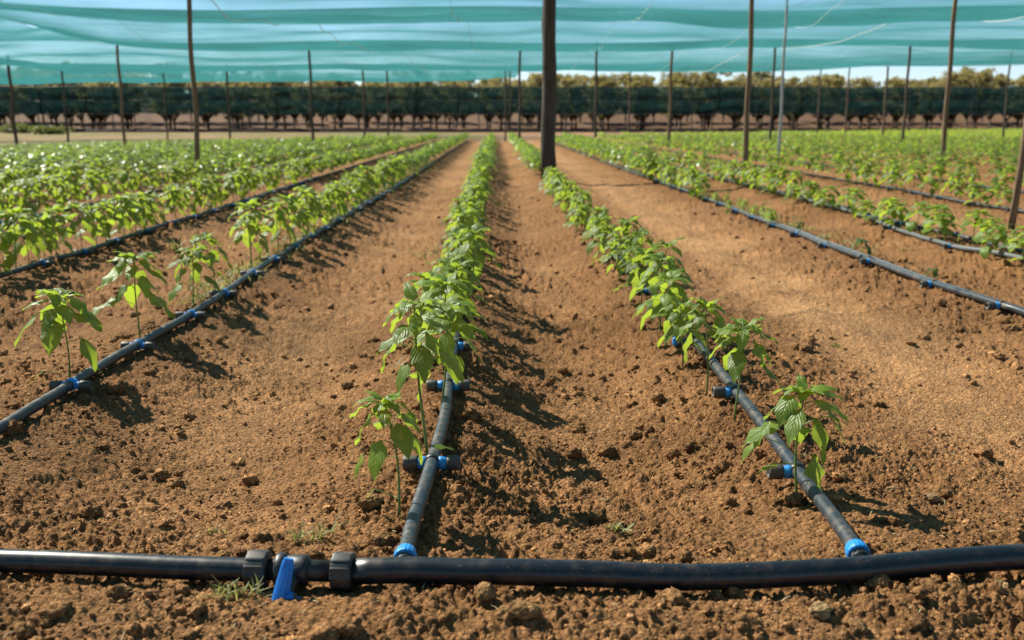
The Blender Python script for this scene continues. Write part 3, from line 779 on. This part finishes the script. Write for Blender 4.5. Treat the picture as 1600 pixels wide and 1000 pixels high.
# ------------------------------------------------------------------ main pipe and valve
def line_pts(P, r, lift=0.0, sub=6, sm=None):
    Q = spline([(p[0], p[1], 0) for p in P], sub)
    X = np.array([q.x for q in Q]); Y = np.array([q.y for q in Q])
    Z = base_z(X, Y) + r + lift
    return [(a, b, c) for a, b, c in zip(X, Y, Z)]
RM = .0292
mpts = line_pts(MAIN, RM, .008, 8)
mp = empty('main_pipe', (0, 2.05, 0)); tag(mp, 'thick black irrigation main pipe lying across the foreground', 'pipe')
def sub_x(a, b): 
    P = [p for p in mpts if a < p[0] < b]
    def on(x):
        k = [q for q in range(len(mpts) - 1) if mpts[q][0] <= x <= mpts[q + 1][0]][0]
        t = (x - mpts[k][0]) / (mpts[k + 1][0] - mpts[k][0]); return tuple(Vector(mpts[k]).lerp(Vector(mpts[k + 1]), t))
    return [on(a)] + P + [on(b)]
def loc(p): return [(q[0], q[1] - 2.05, q[2]) for q in p]
XV0, XV1 = -.545, -.335
b = MB(); q_ = loc(sub_x(-3.1, XV0 + .01)); tube(b, [(p[0], p[1], p[2] - (RM - .0255)*.6) for p in q_], .0265, 28); b.build('pipe_section', M['main'], mp)
b = MB(); tube(b, loc(sub_x(XV1 - .01, 3.3)), RM, 28); b.build('pipe_section', M['main'], mp)
a0 = Vector(sub_x(XV0, XV1)[0]); a1 = Vector(sub_x(XV0, XV1)[-1]); ax = (a1 - a0).normalized(); c0 = a0 - Vector((0, 2.05, 0)); Lv = (a1 - a0).length
# body of the valve
b = MB()
lathe(b, c0, ax, [(.02, .024), (Lv - .02, .024)], 28)
lathe(b, c0 + ax * (Lv * .30), ax, [(-.013, .028), (-.011, .036), (-.006, .039), (.006, .039), (.011, .036), (.013, .028)], 28)      # flange
lathe(b, c0 + ax * (Lv * .44), ax, [(-.026, .027), (-.022, .033), (.02, .035), (.03, .034), (.034, .027)], 28)               # ball housing
stem_dir = Vector((.03, -.93, -.36)).normalized()
lathe(b, c0 + ax * (Lv * .43), stem_dir, [(.0, .017), (.045, .016), (.047, .012), (.085, .012)], 18)
valve = b.build('ball_valve', M['black'], mp)
for tpos in (.045, .955):
    n = MB(); base = c0 + ax * (Lv * tpos)
    lathe(n, base, ax, [(-.024, .031), (-.0225, .0385), (-.018, .0395), (.018, .0395), (.0225, .0385), (.024, .031)], 72, flat=False, ribs=12, rib=.0034)
    n.build('union_nut', M['nut'], valve)
# lever: hub low at the front, tapered paddle rising back over the body
def paddle(mb, A, B, w0, w1, th0, th1, nrm, steps=7, curve=0.0):
    A = Vector(A); B = Vector(B); d = (B - A).normalized(); nrm = (Vector(nrm) - d * d.dot(Vector(nrm))).normalized(); s = d.cross(nrm).normalized()
    V = []; F = []
    for i in range(steps):
        t = i / (steps - 1); w = (w0 + (w1 - w0) * t) * .5; th = (th0 + (th1 - th0) * t) * .5
        if i == steps - 1: w *= .82; th *= .8
        p = A.lerp(B, t) + nrm * curve * math.sin(PI * t)
        ch = min(w, th) * .35
        for (a_, b_) in ((-w + ch, -th), (w - ch, -th), (w, -th + ch), (w, th - ch), (w - ch, th), (-w + ch, th), (-w, th - ch), (-w, -th + ch)): V.append(p + s * a_ + nrm * b_)
    for i in range(steps - 1):
        for k in range(8): F.append((i * 8 + k, i * 8 + (k + 1) % 8, (i + 1) * 8 + (k + 1) % 8, (i + 1) * 8 + k))
    F.append(tuple(range(7, -1, -1))); F.append(tuple((steps - 1) * 8 + k for k in range(8)))
    mb.add(V, F, True)
hub = c0 + ax * (Lv * .43) + stem_dir * .084
h = MB()
lathe(h, hub, stem_dir, [(-.010, .014), (-.008, .0165), (.008, .0165), (.011, .013)], 20)
top = c0 + ax * (Lv * .42) + Vector((0.004, -.052, .052))
paddle(h, hub + Vector((-.019, .0, -.006)), top, .038, .025, .030, .020, (.25, -1, .5), curve=-.004)
paddle(h, hub + Vector((-.012, -.002, -.004)), hub + Vector((.032, .002, -.010)), .030, .022, .022, .018, (0, -.9, .4), steps=4)
h.build('lever', M['bluelever'], valve)
rb_ = MB(); paddle(rb_, hub + Vector((-.018, -.0155, -.001)), Vector(top) + Vector((0, -.0085, .001)) - (Vector(top) - hub) * .12, .018, .012, .006, .005, (0, -1, .5)); rb_.build('grip_rib', M['bluelever'], valve)
s_ = MB(); lathe(s_, hub, stem_dir, [(.009, .006), (.014, .006), (.015, .004)], 6, flat=True); s_.build('screw', M['black'], valve)

# ------------------------------------------------------------------ drip hoses
def add_fitting(line, x, y, z, d, kind, org):
    ad = Vector((d.y, -d.x, 0)).normalized()      # to the right of the hose
    c = Vector((x, y, z)) - org
    d = Vector(d).normalized()
    mb = MB()
    r = .0195
    lathe(mb, c, d, [(-.016, r + .001), (-.014, r + .0045), (.014, r + .0045), (.016, r + .001)], 20)
    sad = mb.build('saddle', M['blue'] if kind == 'L' else M['black'], line)
    sides = (1, -1) if kind in ('C', 'L', 'B') else (-1,)
    for s in sides:
        a = ad * s
        j = random.uniform(.92, 1.08)
        bl = MB()
        if kind == 'L':
            lathe(bl, c + a * .010 - Vector((0, 0, .004)), a, [(0, .013), (.016, .0135), (.018, .016), (.024, .016), (.026, .012)], 16)
            st = .034
        else:
            lathe(bl, c + a * .016 - Vector((0, 0, .004)), a, [(0, .015), (.004, .0195), (.014, .0195), (.016, .018), (.024, .018), (.028, .015)], 16, ribs=8, rib=.0012)
            st = .042
        bl.build('blue_collar', M['blue'], sad)
        cp = MB(); q = .82 if kind == 'L' else 1.0
        lathe(cp, c + a * st - Vector((0, 0, .004)), a, [(0, .016 * q), (.002, .021 * q), (.006, .0225 * q), (.038 * j, .0215 * q), (.042 * j, .020 * q), (.042 * j, .015 * q), (.034 * j, .014 * q)], 24, ribs=8, rib=.0014)
        cp.build('end_cap', M['greycap'], sad)
        if kind == 'E':
            e = MB(); lathe(e, c + a * (st + .030) - Vector((0, 0, .004)), a, [(0, .020), (.02, .021), (.028, .017), (.03, .011)], 20, ribs=10, rib=.0012); e.build('blue_cap', M['blue'], sad)

def hose(P, r, mat, label, fits=(), name='drip_hose', cat='hose', collar=None, lift=.003, group='drip hoses along the crop rows', kind='C'):
    pts = line_pts(P, r, lift, 6)
    org = Vector((P[0][0], P[0][1], 0))
    root = empty(name, org); tag(root, label, cat, group)
    b = MB(); tube(b, [tuple(Vector(p) - org) for p in pts], r, 16); b.build('hose', mat, root)
    Y = [p[1] for p in pts]
    for i, fy in enumerate(fits):
        fk = kind
        if isinstance(fy, tuple): fy, fk = fy
        k = max(0, min(len(pts) - 2, int(np.searchsorted(Y, fy)) - 1)); t = (fy - Y[k]) / (Y[k + 1] - Y[k])
        p = Vector(pts[k]).lerp(Vector(pts[k + 1]), t); d = Vector(pts[k + 1]) - Vector(pts[k]); d.z = 0
        add_fitting(root, p.x, p.y, p.z, d, fk, org)
    if collar:
        p0 = Vector(pts[0]) - org; d = (Vector(pts[2]) - Vector(pts[0])).normalized()
        cb = MB(); lathe(cb, p0 + d * .018, d, [(0, r + .001), (.001, r + .005), (.006, r + .0062), (.026, r + .0052), (.028, r + .003), (.034, r + .003), (.035, r)], 48, ribs=16, rib=.0016); cb.build('blue_collar', M['blue'], root)
        cb = MB(); lathe(cb, p0 - d * .02, d, [(0, r - .003), (.018, r - .001), (.019, r + .002), (.026, r + .002)], 18); cb.build('connector', M['black'], root)
    return root
def fr(a, b, st): 
    out = []; y = a
    while y < b: out.append(y); y += st * random.uniform(.93, 1.07)
    return out
RD = .0195
hose([(-.212, 2.115), (-.212, 2.28), (-.208, 2.41), (-.197, 2.6), (-.19, 2.79), (-.182, 3.05), (-.178, 3.33), (-.184, 3.67), (-.19, 4.34), (-.2, 5.5), (-.21, 8), (-.20, 14), (-.22, 30), (-.22, 57)], RD, M['drip'],
     'black drip hose down the centre row, blue collar at the main pipe', [2.79, 3.66, 4.33, 5.15] + fr(5.85, 17, .72), collar=True)
hose([(.835, 2.12), (.845, 2.3), (.86, 2.7), (.875, 3.2), (.885, 3.55), (.905, 4.45), (.92, 5.55), (.92, 7.72), (.95, 12), (.98, 17), (.9, 30), (.9, 58)], RD, M['drip'],
     'black drip hose of the right hand row, with a blue collar at its end', [(2.70, 'R'), (3.55, 'R'), (4.42, 'E'), (5.15, 'R'), (5.85, 'E')] + [(q, 'R') for q in fr(6.6, 17, .75)], collar=True)
hose([(-1.66, 2.30), (-1.645, 2.7), (-1.62, 3.15), (-1.61, 3.67), (-1.60, 4.36), (-1.58, 5.08), (-1.585, 5.74), (-1.6, 6.49), (-1.62, 7.96), (-1.6, 10.6), (-1.56, 15.2), (-1.55, 28), (-1.55, 55)], RD, M['drip'],
     'black drip hose with blue saddles, first one left of the centre row', [3.67, 4.36, 5.08, 5.74, 6.49] + fr(7.2, 18, .72), kind='L')
hose([(-3.25, 2.6), (-3.23, 6.46), (-3.22, 7.0), (-3.2, 7.66), (-3.21, 9.18), (-3.18, 11.2), (-3.19, 15), (-3.19, 19.7), (-3.18, 52)], RD, M['drip'],
     'black drip hose second to the left of the centre row, running off the left edge', [7.05, 7.72] + fr(8.4, 18, .72), kind='L')
hose([(-4.95, 3), (-4.95, 10), (-4.97, 12.3), (-5.0, 16.6), (-4.95, 30), (-4.95, 50)], RD, M['drip'], 'black drip hose third to the left, mostly hidden among plants', fr(10, 16, .75), kind='L')
hose([(2.85, 2.6), (2.80, 4.2), (2.76, 5.08), (2.72, 5.5), (2.69, 7.89), (2.71, 10.47), (2.73, 15.6), (2.69, 24), (2.7, 58)], RD, M['drip'], 'black drip hose beside the wide alley, left one of the touching pair',
     [(5.25, 'R'), (6.05, 'R'), (7.05, 'R'), (8.0, 'R')] + [(q, 'R') for q in fr(8.8, 17, .8)])
hose([(2.90, 2.6), (2.85, 4.2), (2.802, 5.08), (2.762, 5.5), (2.732, 7.89), (2.752, 10.47), (2.772, 15.6), (2.732, 24)], .0185, M['drip_grey'], 'greyish dusty hose beside the wide alley, right one of the touching pair', [], lift=.001)
hose([(3.95, 4), (3.90, 7.19), (3.80, 8.18), (3.83, 9.47), (3.95, 11.06), (3.98, 15.6), (3.9, 23), (3.9, 60)], RD, M['drip_grey'], 'greyish hose in front of the short plants right of the alley', [(8.2, 'R'), (9.6, 'R')])
hose([(4.30, 4), (4.22, 7.87), (4.06, 9.97), (4.08, 12), (4.1, 15.6), (4.05, 23), (4.0, 60)], RD, M['drip'], 'black hose just behind the short plants right of the alley', fr(9, 16, .9))
hose([(5.9, 5), (5.88, 11.0), (5.87, 12.9), (6.0, 16.7), (6.0, 20), (5.95, 60)], RD, M['drip'], 'black hose along the bare strip in the second row right of the alley', fr(9.5, 16, .9))
hose([(7.45, 6), (7.49, 14.1), (7.55, 17.3), (7.5, 22), (7.5, 62)], RD, M['drip'], 'black hose along the third row right of the alley', [])

# ------------------------------------------------------------------ poles
POLG = 'poles holding the shade net'
def X_at(px, d):
    def scr(x):
        q = Matrix.Rotation(PS, 3, 'Z') @ Vector((x, d, -1.0)); return 800 + F_PX * q.x / (q.y * math.cos(TH) + math.sin(TH))
    x = 0.0
    for _ in range(20): x += (px - scr(x)) * d / F_PX
    return x
def pole(px, d, top, r, mat, label, name='net_pole', lean=(0, 0), wob=.04, grp=POLG, n=10, bend=.3):
    x = X_at(px, d); z0 = gb(x, d)
    b = MB(); k = 12
    tube(b, [(lean[0] * i / k + r * bend * math.sin(i * 1.1 + px), lean[1] * i / k + r * bend * math.cos(i * .8 + px), -.15 + (top - z0 + .15) * i / k) for i in range(k + 1)], [r * (1.08 - .2 * i / k) for i in range(k + 1)], n, wob=wob)
    o = b.build(name, mat, None); o.location = (x, d, z0); tag(o, label, 'pole', grp); return o
pole(857, 18.2, 4.1, .125, M['post'], 'thick dark weathered wooden post beside the right hand pepper row', 'wooden_post', wob=.13, n=14, bend=.10)
pole(311, 20.0, 4.08, .050, M['pole'], 'brown pole standing among the left rows, tallest on the left side')
pole(1163, 17.6, 4.08, .046, M['pole'], 'brown pole in the sparse row right of the thick post')
pole(1582, 10.2, 4.0, .034, M['pole'], 'thin reddish pole at the right edge beside a grey hose', lean=(.16, 0))
pole(1216, 23.0, 4.1, .033, M['metal'], 'slim pale grey metal pole right of the brown pole')
pole(1471, 21.5, 4.1, .050, M['pole'], 'tall light brown pole among the right hand rows')
for px, d, r, mk, lab in [(195, 41, .060, 'pole', 'brown pole at the corner where the net seams meet on the left'), (489, 41.5, .058, 'pole_d', 'dark pole under the second seam, halfway between left poles and thick post'),
                          (812, 41.5, .055, 'pole_d', 'dark slender pole just left of the thick wooden post'), (930, 41.5, .052, 'pole_d', 'slender pole first to the right of the thick wooden post'),
                          (1045, 41.5, .062, 'pole', 'stout pole between the thick post and the brown pole'), (1203, 40.5, .055, 'pole_d', 'dark pole just left of the grey metal pole'),
                          (1410, 40.0, .055, 'pole_d', 'dark pole left of the tall light brown pole'), (25, 50, .08, 'pole_d', 'dark pole nearest the left edge at the net corner')]:
    pole(px, d, 4.14, r, M[mk], lab)
for px, d, lab in [(106, 57, 'dark stout pole second from the left edge'), (262, 58, 'thin far pole between the corner pole and the tall left pole'), (360, 57.5, 'far dark pole just right of the tall left pole'),
                   (570, 57, 'far dark pole right of the halfway pole'), (607, 60, 'thin far pole close to the far dark pole left of the rows'), (790, 58, 'far thin pole, left one of a close pair near the track'),
                   (797, 61, 'far thin pole, right one of a close pair near the track'), (982, 58.5, 'far pole behind the slender poles right of the thick post'), (1276, 57, 'far thin pole right of the grey metal pole'),
                   (1320, 57, 'far thin pole fourth from the right edge'), (1379, 54, 'stout far pole under the rising net edge'), (1476, 50, 'far pole hidden partly by the tall light brown pole'), (1566, 46.5, 'lone pole outside the net corner at far right')]:
    pole(px, d, 4.14, .062 if 'stout' in lab or 'dark' in lab else .048, M['pole_d'], lab)
WPG = 'posts of the windbreak'
for i, px in enumerate([-30, 62, 132, 178, 212, 300, 428, 525, 645, 708, 748, 840, 883, 1080, 1112, 1180, 1238, 1418, 1440, 1515, 1600, 1650]):
    pole(px, 97.5, 4.6, .06, M['pole_d'], 'thin distant post carrying the dark windbreak net', 'windbreak_post', grp=WPG, n=6)

# ------------------------------------------------------------------ shade net
shade = empty('shade_net', (0, 30, 4)); tag(shade, 'wide translucent teal shade net sagging in bays overhead', 'shade net')
def wline(k, x):
    xs = [-60, 7, 24, 44]
    tab = {-3: [-16, -16, -16, -16], -2: [-4, -4, -4, -4], -1: [8.6, 8.6, 8.6, 8.6], 0: [20.6, 20.6, 20.6, 20.6], 1: [29.5, 29.5, 28.5, 27.5], 2: [41.5, 41.5, 38.5, 34], 3: [58.5, 58.5, 47, 38.5], 4: [76, 76, 76, 76]}
    return np.interp(x, xs, tab[k])
def zw(k, x):
    return 4.16 + .06 * np.sin(x * .42 + k * 1.7) - .0 * x
def panel(k, x0, x1, sag, el, er, mat=M['net'], zoff=0.0, seed=0):
    nx = 260; ny = 60
    X = np.linspace(x0, x1, nx)[None, :].repeat(ny, 0); T = np.linspace(0, 1, ny)[:, None].repeat(nx, 1)
    Ya = wline(k, X); Yb = wline(k + 1, X); Y = Ya + (Yb - Ya) * T
    env = 1.0
    if el: env = env * (1 - np.exp(-np.maximum(0, X - x0) / el))
    if er: env = env * (1 - np.exp(-np.maximum(0, x1 - X) / er))
    Z = zw(k, X) * (1 - T) + zw(k + 1, X) * T
    S = np.sin(PI * T) ** .85
    tens = fbm(X * .12 + seed, T * 2, 3, 200 + seed)
    tens = tens + .75 * np.sin(X * .16 + k * 1.3 + seed) + .5 * fbm(X * .35, T * 0 + seed, 2, 240)
    Z = Z - sag * S * env * (1 + .20 * tens)
    wr = .11 * np.sin(T * 26 + 3 * vnoise(X * .18, T * 3, 210 + seed)) * np.clip(vnoise(X * .22, T * 2, 215 + seed) + .35, 0, 1) + .05 * vnoise(X * .5, T * 6, 220 + seed)
    Z = Z + wr * S ** .5 + zoff
    V = np.stack([X, Y - 30, Z - 4], -1).reshape(-1, 3)
    i0 = (np.arange(ny - 1)[:, None] * nx + np.arange(nx - 1)[None]).ravel()
    o = link('net_panel', mesh_np('net_panel', V, F4=np.stack([i0, i0 + 1, i0 + nx + 1, i0 + nx], 1), mats=[mat]), shade)
    return X, Y, Z
for kk in (-3, -2, -1): panel(kk, -26, 44, .64, 0, 0, seed=10 - kk)  # unseen bays above the camera, added so no net edge shades the soil
panel(0, -34, -15.5, .62, 0, 2.4, seed=5)  # bay left of the view, added to keep its edge shadow off the field
P0 = panel(0, -15.5, 44, .64, 2.0, 0, seed=1)
P1 = panel(1, -15.5, 44, .66, 2.0, 0, seed=2)
panel(1, -34, -15.5, .62, 0, 2.4, seed=6)
panel(2, -44, -25.2, .6, 0, 2.4, seed=7)
P2 = panel(2, -25.2, 44, .68, 2.0, 0, seed=3)
P3 = panel(3, -42, 1.5, .66, 0, 6.0, seed=4)
# seams and cords lying under the net
def cord(fx, k, P, t0, t1, r, name):
    X, Y, Z = P; pts = []
    for i in range(40):
        t = t0 + (t1 - t0) * i / 39; x = fx(t)
        fj = np.clip((x - X[0, 0]) / (X[0, -1] - X[0, 0]) * (X.shape[1] - 1), 0, X.shape[1] - 1.001); fq = min(t * (X.shape[0] - 1), X.shape[0] - 1.001)
        j = int(fj); q = int(fq); u = fj - j; v = fq - q
        bi = lambda A: (A[q, j] * (1 - u) + A[q, j + 1] * u) * (1 - v) + (A[q + 1, j] * (1 - u) + A[q + 1, j + 1] * u) * v
        pts.append((x, bi(Y) - 30, bi(Z) - 4 - .03))
    b = MB(); tube(b, pts, r, 5); b.build(name, M['cord'], shade)
for k, P in ((0, P0), (1, P1), (2, P2)):
    cord(lambda t, k=k: -6.6 + 1.2 * (k + t), k, P, .05, .98, .011, 'seam')
    cord(lambda t, k=k: -1.1 + .25 * (k + t), k, P, .05, .98, .006, 'seam')
    cord(lambda t, k=k: 13.0 - 1.2 * (k + t) ** 1.1, k, P, .05, .98, .013, 'seam')
for xs_ in (-11.2, 3.4, 7.6):
    for k, P in ((0, P0), (1, P1), (2, P2)): cord(lambda t, k=k: xs_ + .1 * (k + t), k, P, .02, .99, .006, 'seam')
# taut wires the net is laid over
def wirel(pts, label, name='support_wire', r=.008, grp='support wires of the shade net'):
    b = MB(); tube(b, pts, r, 6); o = b.build(name, M['wire']); tag(o, label, 'wire', grp)
for k, x0, x1, lab in ((-1, -26, 44, 'steel wire under the shade net high above the foreground rows'), (0, -15.5, 44, 'steel wire under the shade net close to the thick wooden post'), (1, -15.5, 44, 'steel wire under the first seam of the shade net'), (2, -25, 44, 'steel wire under the second seam of the shade net'), (3, -42, 44, 'steel wire at the far edge of the shade net')):
    xs = np.linspace(x0, x1, 90); wirel([(float(a), float(wline(k, a)), float(zw(k, a)) - .012) for a in xs], lab)
wirel([(-15.5, y_, 4.16) for y_ in np.linspace(20.6, 41.5, 12)], 'steel wire along the left edge of the near shade net')
wirel([(-25.2, y_, 4.16) for y_ in np.linspace(41.5, 58.5, 12)], 'steel wire along the left edge of the far shade net')

# ------------------------------------------------------------------ windbreak net
wb = empty('windbreak_net', (0, 97, 0)); tag(wb, 'long dark teal windbreak net stretched in front of the orchard trees', 'net')
def wpanel(z0, z1, name):
    nx = 320; nz_ = 10
    X = np.linspace(-78, 82, nx)[None].repeat(nz_, 0); T = np.linspace(0, 1, nz_)[:, None].repeat(nx, 1)
    Z = z0 + (z1 - z0) * T + (.05 * np.sin(X * .9) + .06 * vnoise(X * .35, X * 0, 7)) * (1 if name == 'upper_panel' else 1)
    Y = .12 * np.sin(PI * T) * (1 + vnoise(X * .5, T * 3, 9)) + .05 * vnoise(X * 1.2, T * 4, 8)
    i0 = (np.arange(nz_ - 1)[:, None] * nx + np.arange(nx - 1)[None]).ravel()
    link(name, mesh_np(name, np.stack([X, Y, Z], -1).reshape(-1, 3), F4=np.stack([i0, i0 + 1, i0 + nx + 1, i0 + nx], 1), mats=[M['wind']]), wb)
wpanel(1.72, 2.95, 'lower_panel'); wpanel(2.97, 4.22, 'upper_panel')
b = MB()
for z in (1.72, 2.96, 4.23): tube(b, [(x_, .0, z + .05 * math.sin(x_ * .9)) for x_ in np.linspace(-78, 82, 120)], .02, 5)
b.build('edge_wire', M['wire'], wb)
b = MB(); tube(b, [(x_, 99 + .2 * math.sin(x_ * .2), .10 + gb(x_, 99)) for x_ in np.linspace(-80, 84, 90)], .10, 8)
tag(b.build('black_pipe', M['black']), 'black pipe lying along the foot of the orchard trees', 'pipe')

# ------------------------------------------------------------------ orchard trees
def tree_mesh(seed, Hh=5.5, R=1.9):
    rs = random.Random(seed); rn = np.random.default_rng(seed)
    b = MB()
    tube(b, [(0, 0, -.1), (.03, .02, .5), (.02, -.03, 1.1)], [.15, .12, .11], 8)
    tips = []
    for i in range(6):
        az = i * 1.05 + rs.random(); r = rs.uniform(.6, 1.2)
        e = Vector((math.cos(az) * r, math.sin(az) * r, rs.uniform(2.3, 3.6)))
        tube(b, [(0.02, -.03, 1.05), (e.x * .45, e.y * .45, 1.65), tuple(e)], [.085, .06, .03], 6); tips.append(e)
        for q in range(2):
            a2 = az + rs.uniform(-1, 1); e2 = e + Vector((math.cos(a2) * .5, math.sin(a2) * .5, rs.uniform(.5, 1.3))); tube(b, [tuple(e), tuple(e2)], [.03, .012], 5); tips.append(e2)
    # leaf clumps
    nc = 60; C_ = []
    for i in range(nc):
        while True:
            p = rn.uniform(-1, 1, 3)
            if np.linalg.norm(p) < 1: break
        z = 1.25 + (p[2] * .5 + .5) * (Hh - 1.6) 
        rad = R * (.62 + .45 * math.sin(PI * min(1, (z - 1.2) / (Hh + .3)) ** .9))
        rad *= .25 + .75 * min(1, max(0, (z - 1.15) / 1.3))
        C_.append((p[0] * rad, p[1] * rad, z, rn.uniform(.28, .58) * (.55 if z < 1.8 else 1), rn.random()))
    for i in range(14):
        C_.append((rn.normal() * .7, rn.normal() * .7, Hh - .5 + rn.uniform(-.4, .4), rn.uniform(.3, .55), rn.random()))
    V = []; F = []; Cc = []; off = 0
    for (cx, cy, cz, cr, tn) in C_:
        n = 90
        d = rn.normal(size=(n, 3)); d /= np.linalg.norm(d, axis=1)[:, None]; P = np.array([cx, cy, cz]) + d * (cr * rn.random((n, 1)) ** .5) * np.array([1, 1, .8])
        A = rn.normal(size=(n, 3)); A /= np.linalg.norm(A, axis=1)[:, None]; B = np.cross(A, rn.normal(size=(n, 3))); B /= np.linalg.norm(B, axis=1)[:, None]
        s = rn.uniform(.06, .13, (n, 1))
        Q = np.stack([P - A * s, P + B * s * .55, P + A * s, P - B * s * .55], 1).reshape(-1, 3)
        V.append(Q); F.append((np.arange(n)[:, None] * 4 + np.arange(4)[None]) + off); off += 4 * n
        c = np.zeros((4 * n, 3)); c[:, 0] = np.clip(.25 * tn + .75 * np.clip((cz - 2.9) / 1.6, 0, 1) + rn.normal() * .12, 0, 1); Cc.append(c)  # tone rises with height: sunlight on the crown tops is put into the leaf colour
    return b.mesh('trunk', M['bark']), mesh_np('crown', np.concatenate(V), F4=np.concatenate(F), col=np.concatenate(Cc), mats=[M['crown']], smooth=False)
TV = [tree_mesh(500 + i, 5.2 + .25 * (i % 3), 1.75 + .15 * (i % 2)) for i in range(6)]
for row, (yy, xs0, lab) in enumerate([(104, 3.45, 'bushy olive orchard tree in the front row right behind the dark windbreak net'), (110, 3.5, 'olive orchard tree in the second row behind the windbreak'), (117, 3.6, 'olive orchard tree in the third row, seen between the front trees'), (124, 3.6, 'distant orchard tree in the rows on the bank behind the third row'), (131, 3.7, 'distant orchard tree in the rows on the bank behind the third row')]):
    x_ = -64 + row * 1.3 - (6 if row > 2 else 0)
    while x_ < 72 + (6 if row > 2 else 0):
        xx = x_ + random.gauss(0, .3); y2 = yy + random.gauss(0, .4)
        tm, cm = random.choice(TV)
        r_ = empty('orchard_tree', (xx, y2, gb(xx, y2)), random.uniform(0, 6.28)); tag(r_, lab, 'tree', 'orchard trees behind the windbreak')
        s = random.uniform(.80, 1.12); r_.scale = (s * 1.10, s * 1.10, s * random.uniform(1.0, 1.14))
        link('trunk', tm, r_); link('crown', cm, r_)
        x_ += xs0 * random.choice([.8, 1, 1, 1.1, 1.35])
# low bushes on the bank at far left
for (bx, by, s, lab) in [(-46, 88, 1.0, 'low green bush at the far left edge before the windbreak'), (-42, 90, .8, 'low green bush second from the left edge before the windbreak'), (-37.5, 86, .7, 'small green bush near the brown track at far left')]:
    rn = np.random.default_rng(int(bx * -7)); n = 700
    d = rn.normal(size=(n, 3)); d /= np.linalg.norm(d, axis=1)[:, None]; P = d * (rn.random((n, 1)) ** .4) * np.array([2.2, 1.2, .6]) * s * (1 + .3 * rn.normal(size=(n, 1)) * .5) + np.array([0, 0, .45 * s])
    A = rn.normal(size=(n, 3)); A /= np.linalg.norm(A, axis=1)[:, None]; B = np.cross(A, rn.normal(size=(n, 3))); B /= np.linalg.norm(B, axis=1)[:, None]; q = .14
    Q = np.stack([P - A * q, P + B * q * .5, P + A * q, P - B * q * .5], 1).reshape(-1, 3); c = np.zeros((4 * n, 3)); c[:, 0] = np.repeat(rn.random(n), 4)
    o = link('bush', mesh_np('bush', Q, F4=np.arange(4 * n).reshape(-1, 4), col=c, mats=[M['crownb']], smooth=False)); o.location = (bx, by, gb(bx, by)); tag(o, lab, 'bush', 'low bushes before the windbreak')
